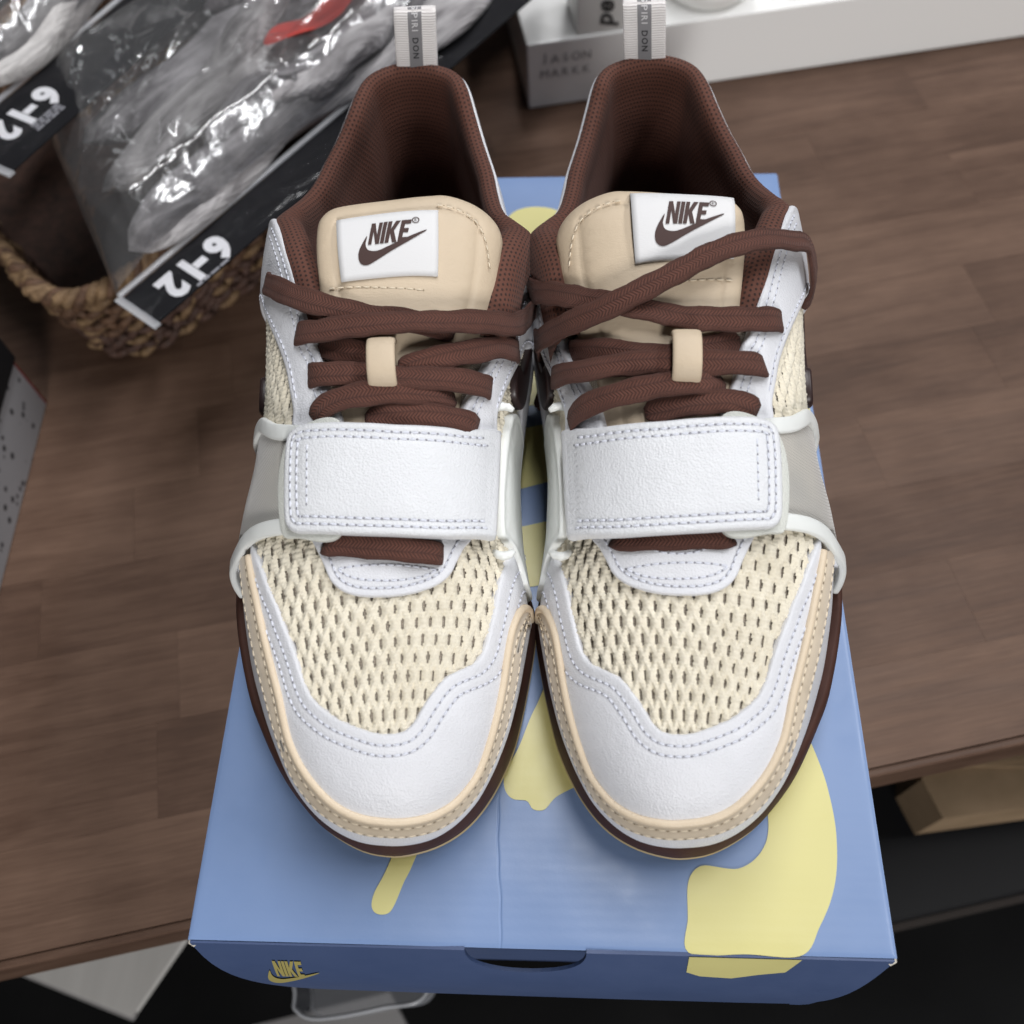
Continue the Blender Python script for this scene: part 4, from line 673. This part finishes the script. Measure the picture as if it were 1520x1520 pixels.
# ------------------------------------------------------------------ wicker basket
bk=empty('wicker_basket',(-.252,.316,ZT),math.radians(45)); tag(bk,'brown woven wicker basket holding packs of socks','basket')
def rrect(w,l,r,n):
    P=[]
    for cx_,cy_,a0 in((w-r,r,-90),(w-r,l-r,0),(r,l-r,90),(r,r,180)):
        for a in np.radians(np.linspace(a0,a0+90,7)): P.append((cx_+r*math.cos(a),cy_+r*math.sin(a)))
    return resample(np.array(P),n,True)
for c in range(10):
    base=rrect(.26+.003*c,.22+.003*c,.03,520)-[.0015*c,.0015*c]; hc=.005+c*.0074; big=c==9; R_=.0040 if big else .0034; ns=3 if big else 2
    T=np.roll(base,-1,0)-np.roll(base,1,0); T/=np.linalg.norm(T,axis=1)[:,None]; N2=np.stack([T[:,1],-T[:,0]],1); L=np.arange(520)/520; turns=64 if big else 30+(c*7)%11
    rp=None
    for k in range(ns):
        ph=2*np.pi*(L*turns+k/ns)+c*1.7; jit=.0012*np.sin(L*311+k*2+c)+.0008*np.sin(L*97+c*5)
        jit=jit+.0011*np.sin(L*733+k*3+c*2); path=np.column_stack([base+N2*(np.cos(ph)*R_*.75+jit)[:,None],hc+np.sin(ph)*R_*.85+jit*1.2]); V,F,_=sweep(path,circle(R_*.72,7),closed=True)
        mesh('woven_strand',V,F,'straw_tan' if (big and k) or (c*2+k)%4==0 else ('straw_brown' if c>3 else 'straw_red'),bk)
V,F=prism(rrect(.255,.215,.03,40)+[.003,.003],.001,.004); mesh('basket_base',V,F,'straw_red',bk,False)
# ------------------------------------------------------------------ sock packs
def blob(L,Wd,H,seed,n=40,m_=20):
    r=np.random.default_rng(seed); a=np.arange(m_)*2*np.pi/m_; V=[]; ph=r.uniform(0,6,6)
    for i in range(n):
        t_=i/(n-1); e=np.sqrt(max(0,1-abs(2*t_-1)**4)); w=Wd/2*e*(1+.12*np.sin(t_*9+ph[0])); h=H/2*e*(1+.18*np.sin(t_*13+ph[1])); cy=.006*np.sin(t_*7+ph[2]); 
        rib=1+.06*np.sin(a*7+ph[3]+t_*2)+.05*np.sin(a*3+t_*26+ph[5])
        V.append(np.column_stack([np.full(m_,t_*L),cy+np.sign(np.cos(a))*abs(np.cos(a))**.8*w*rib,np.sin(a)*h*rib+.002*np.sin(t_*17+ph[4])]))
    V=np.concatenate(V); F=[(i*m_+j,i*m_+(j+1)%m_,(i+1)*m_+(j+1)%m_,(i+1)*m_+j) for i in range(n-1) for j in range(m_)]; return V,F
def ridge(Q,seed):
    r=np.random.default_rng(seed); z=np.zeros(len(Q))
    for i in range(130):
        a=r.uniform(0,np.pi); d=np.array([np.cos(a),np.sin(a)]); p=r.uniform([0,0],[.26,.13]); q=(Q-p)@d; s=(Q-p)@np.array([-d[1],d[0]]); ln=r.uniform(.005,.03)
        z+=r.uniform(.0006,.0030)*np.exp(-abs(q)/r.uniform(.0007,.0024))*np.exp(-(s/ln)**2)*r.choice([1,1,-.6])
    for i in range(5): k=r.normal(0,60,2); z+=.0007*np.sin(Q@k+r.uniform(0,6))
    return z
def sock_pack(loc,rz,cardw,bagw,length,label,seed,tilt=(0,0),red=None,slant=.02):
    t=empty('sock_pack',loc,rz); t.rotation_euler=(tilt[0],tilt[1],rz); tag(t,label,'sock pack','packs of socks in the basket')
    # local x along the pack, y across to the left, card along y in 0..cardw
    V,F=box_vf(0,length,.001,cardw,.002,.0034); cd=bevel(mesh('header_card',V,F,'card_black',t,False),.0004)
    V,F=box_vf(-.0035,.0005,-.0005,cardw+.002,.0022,.0036); mesh('film_seam',V,F,'film_edge',t,False)
    V,F=box_vf(-.001,length,cardw+.0002,cardw+.0036,.0030,.0050); bevel(mesh('film_seam',V,F,'film_edge',t,False),.001)
    # size print: reads towards the near end, seen upside down from here
    x=.056
    for ch,w_ in(('6',.0140),('-',.0078),('1',.0088),('2',.013)):
        v,f=text_vf(ch,0,.055); v=(v+([0,.28] if ch=='-' else [0,0]))*.0225*np.array([.92,1]); q=np.column_stack([x-v[:,0],cardw*.80-.001-v[:,1]*1.0+.0*v[:,1]]); mesh('size_print',np.column_stack([q,np.full(len(q),.0038)]),f,'card_white',cd,False); x-=w_
    for i in range(3):
        yy=cardw*.80-.0196-i*.0024
        if yy>.0012:
            xx=.048
            for j in range(4):
                wl=random.uniform(.003,.0055); V,F=box_vf(xx-wl,xx,yy-.0009,yy+.0004,.0036,.0039); mesh('small_print',V,F,'card_text_grey',cd,False); xx-=wl+.0010
                if xx<.028: break
    mats=['sock_grey','sock_light','sock_dark','sock_grey','sock_light']; k=0; y0=cardw+.008
    nrow=max(2,int((bagw-.012)/.026))
    for i in range(nrow):
        V,F=blob(length-.04-random.uniform(0,.03),.034,.020,seed+i); o=mesh('sock',V,F,mats[(i+seed)%5],t); o.location=(.020+slant*i*.40,y0+.012+i*(bagw-.03)/max(1,nrow-1),.010+.003*(i%2)); o.rotation_euler=(random.uniform(-.3,.3),0,random.uniform(-.06,.06))
        V,F=blob(length*.45,.026,.016,seed+i+20); o=mesh('sock',V,F,mats[(i+seed+2)%5],t); o.location=(.05+slant*i+random.uniform(0,.06),y0+.016+i*(bagw-.03)/max(1,nrow-1),.021); o.rotation_euler=(random.uniform(-.4,.4),0,random.uniform(-.25,.25))
    if red is not None:
        Vr=[];
        P=catmull(np.array(red[0]),50,True); v,f=poly_tris(P,.004); mesh('red_mark',np.column_stack([v,.0300+.0035*np.sin(v[:,0]*90)+.002*np.sin(v[:,1]*150)]),f,'sock_red',t,False)
    gx,gy=np.meshgrid(np.linspace(-.002,length+.01,220),np.linspace(cardw+.002,cardw+bagw+.01,120)); Q=np.stack([gx.ravel(),gy.ravel()],1)
    e=np.clip((Q[:,1]-cardw)/.02,0,1)*np.clip((cardw+bagw+.01-Q[:,1])/.02,0,1)*np.clip((Q[:,0]+.002)/.03,0,1); z=.005+.028*np.sqrt(e)+ridge(Q-[0,cardw],seed)*(.35+.65*e)
    Xs=Q[:,0]+slant*np.clip((Q[:,1]-cardw)/.1,0,2); V=np.column_stack([Xs,Q[:,1],z]); idx=np.arange(len(Q)).reshape(gx.shape); F=np.stack([idx[:-1,:-1],idx[:-1,1:],idx[1:,1:],idx[1:,:-1]],-1).reshape(-1,4); mesh('plastic_bag',V,F,'clear_film',t)
    gx,gy=np.meshgrid(np.linspace(-.001,length,110),np.linspace(.0,cardw,26)); Q=np.stack([gx.ravel(),gy.ravel()],1); z=.0052+np.clip(ridge(Q*[1,2],seed+5)*.45,-.001,.003); V=np.column_stack([Q,z]); idx=np.arange(len(Q)).reshape(gx.shape); F=np.stack([idx[:-1,:-1],idx[:-1,1:],idx[1:,1:],idx[1:,:-1]],-1).reshape(-1,4); mesh('plastic_bag',V,F,'clear_film_thin',t)
    return t
swr=[(.152,.070),(.158,.061),(.172,.057),(.192,.056),(.214,.057),(.224,.061),(.221,.071),(.208,.076),(.188,.075),(.168,.077)]
sock_pack((-.1845,.2690,-.024),math.radians(53.5),.0267,.140,.34,'sock pack hanging over the near basket rim, black card lowest beside the left sneaker',3,(0,-.02),(swr,),.045)
sock_pack((-.2631,.3422,.004),math.radians(62),.043,.075,.30,'uppermost sock pack by the corner of the picture, wide black card crossing it',11,(0,0),None,.02)
sock_pack((-.128,.470,-.030),math.radians(50),.050,.09,.26,'sock pack behind the heel of the left sneaker, mostly hidden under clear film',23,(0,0),None,.02)
# ------------------------------------------------------------------ white care kit boxes behind
wa=math.atan2(.6104-.543,.3369+.0159)
wb=empty('display_carton',(-.0159,.543,ZT+.0005),wa); tag(wb,'long white glossy carton with small spaced lettering at its corner','box')
V,F=box_vf(0,.60,0,.20,0,.049); bevel(mesh('carton_body',V,F,'carton_gloss',wb,False),.0012,3)
V,F=box_vf(.295,.60,-.006,-.0005,.001,.046); 
for row_,txt in enumerate(('JASON','MARKK')):
    for i,ch in enumerate(txt):
        v,f=text_vf(ch); v=v*.0085; v=v-[v[:,0].max()/2,0]; mesh('carton_letter',np.column_stack([.0115+i*.0072+v[:,0],np.full(len(v),-.0004),.0365-row_*.0105+v[:,1]-.003]),f,'carton_text',wb,False)
pk=empty('bottle_carton',(.017,.551,ZT+.0499),wa); tag(pk,'small white carton with dark sideways lettering standing on the long carton','box')
V,F=box_vf(.0,.034,0,.036,0,.11); bevel(mesh('carton_body',V,F,'carton_white',pk,False),.001)
off_=.0
x=.018
off_=.003
for ch in 'pel':
    v,f=text_vf(ch,.25,.03); v=v*.017; mesh('carton_letter',np.column_stack([.024-v[:,1]-(-.0035 if ch=='p' else 0),np.full(len(v),-.0006),off_+v[:,0]]),f,'carton_text_dark',pk,False); off_+=v[:,0].max()+.0008
hd=empty('round_tin',(.105,.60,ZT+.0499)); tag(hd,'pale round tub standing on the long white carton','tub'); 
V=[];prof=[(.026,0),(.030,.004),(.030,.012),(.028,.014),(.030,.016),(.030,.026),(.028,.028),(.030,.030),(.030,.055),(.026,.06),(0,.06)]
for r_,z_ in prof:
    for a in np.arange(32)*2*np.pi/32: V.append((r_*math.cos(a),r_*math.sin(a),z_))
mesh('tub_body',V,[(i*32+j,i*32+(j+1)%32,(i+1)*32+(j+1)%32,(i+1)*32+j) for i in range(len(prof)-1) for j in range(32)],'carton_white',hd)
pk2=empty('flat_carton',(.158,.588,ZT+.0499),wa); tag(pk2,'low white carton lying on the long carton, behind the right sneaker','box'); V,F=box_vf(0,.12,0,.10,0,.02); bevel(mesh('carton_body',V,F,'carton_white',pk2,False),.001); V,F=box_vf(.012,.108,.012,.088,.0195,.0215); mesh('carton_lid',V,F,'carton_gloss',pk2,False)
# ------------------------------------------------------------------ speckled box at the left edge
sk=empty('speckled_box',(-.2943,.293,ZT+.0004),math.atan2(.1131,-.0070)-math.pi/2); tag(sk,'grey speckled box with a black lid at the left edge','box')
V,F=box_vf(-.20,0,-.30,0,0,.046); bevel(mesh('box_body',V,F,'speckle_grey',sk,False),.0008)
V,F=box_vf(-.203,.002,-.303,.0025,.040,.066); bevel(mesh('box_lid',V,F,'black_plastic',sk,False),.0015); V,F=box_vf(-.0008,.0004,-.0007,.0005,.001,.0398); mesh('red_edge',V,F,'edge_red',sk,False)
# ------------------------------------------------------------------ below the table edge
V,F=box_vf(-3,3,-2.5,3,-.86,-.80); tag(mesh('floor',V,F,'floor_dark',None,False),kind='structure')
wp=empty('white_board',(-.266,-.021,-.357)); tag(wp,'white board sticking out below the table edge','board'); P=[(0,0),(.075,.134),(-.2,.26),(-.30,.089)]; V,F=prism(P,0,.007); mesh('board_sheet',V,F,'panel_white',wp,False); V,F=prism([(x*1.0+.002,y+.0015) for x,y in [(-.002,-.0035),(-.30,.086),(-.30,.0885),(0,0)]],.0015,.0055); mesh('board_edge',V,F,'panel_grey',wp,False)
gp=empty('grey_panel',(-.24,-.09,-.60)); tag(gp,'dull grey panel on the floor below the box','board'); P=[(-.05,-.10),(.20,-.05),(.10,.095),(-.02,.065)]; V,F=prism(P,0,.01); mesh('panel_sheet',V,F,'panel_grey',gp,False)
pxs=[(-.1325,-.0075),(-.1312,-.0135),(-.1200,-.0170),(-.0900,-.0115),(-.0690,-.0045),(-.068,.03),(-.136,.03)]
tr_=empty('clear_tray',(-.1,0,-.30)); tag(tr_,'clear plastic tray with rounded lip below the box front','tray'); P=np.array(pxs)-[-.1,0]; P=P*1.13; path=catmull(P,80,True); V,F,_=sweep(np.column_stack([path,np.full(80,.05)]),circle(.0011,8),closed=True); mesh('tray_lip',V,F,'clear_lip',tr_); v,f=poly_tris(path); mesh('tray_base',np.column_stack([v,np.full(len(v),.012)]),f,'clear_tray',tr_,False)
n=80; V=np.concatenate([np.column_stack([path,np.full(80,.05)]),np.column_stack([path*.95,np.full(80,.012)])]); mesh('tray_wall',V,[(i,(i+1)%n,n+(i+1)%n,n+i) for i in range(n)],'clear_tray',tr_)
kb=empty('kraft_carton',(.2279,.0921,-.30)); tag(kb,'brown kraft carton on the shelf below the table','box'); P=[(0,0),(-.008,.022),(.02,.20),(.30,.20),(.30,.08),(.12,.018)]; V,F=prism(P,0,.05); mesh('carton_body',V,F,'kraft',kb,False); V,F=prism([(-.006,.026),(.018,.18),(.26,.18),(.24,.085),(.10,.04)],.0505,.053); mesh('carton_flap',V,F,'kraft',kb,False)
V,F=box_vf(-.045,.20,.030,.042,.045,.052); mesh('carton_rail',V,F,'kraft',kb,False)
sh=empty('shelf_board',(.30,.15,-.315),TA); tag(sh,'dark shelf board under the table at the right','shelf'); V,F=box_vf(-.20,.5,-.085,.5,-.02,0); bevel(mesh('shelf_top',V,F,'black_plastic',sh,False),.002); V,F=box_vf(-.20,.5,-.0895,-.0855,-.016,-.002); mesh('shelf_edge',V,F,'wood_dark',sh,False)
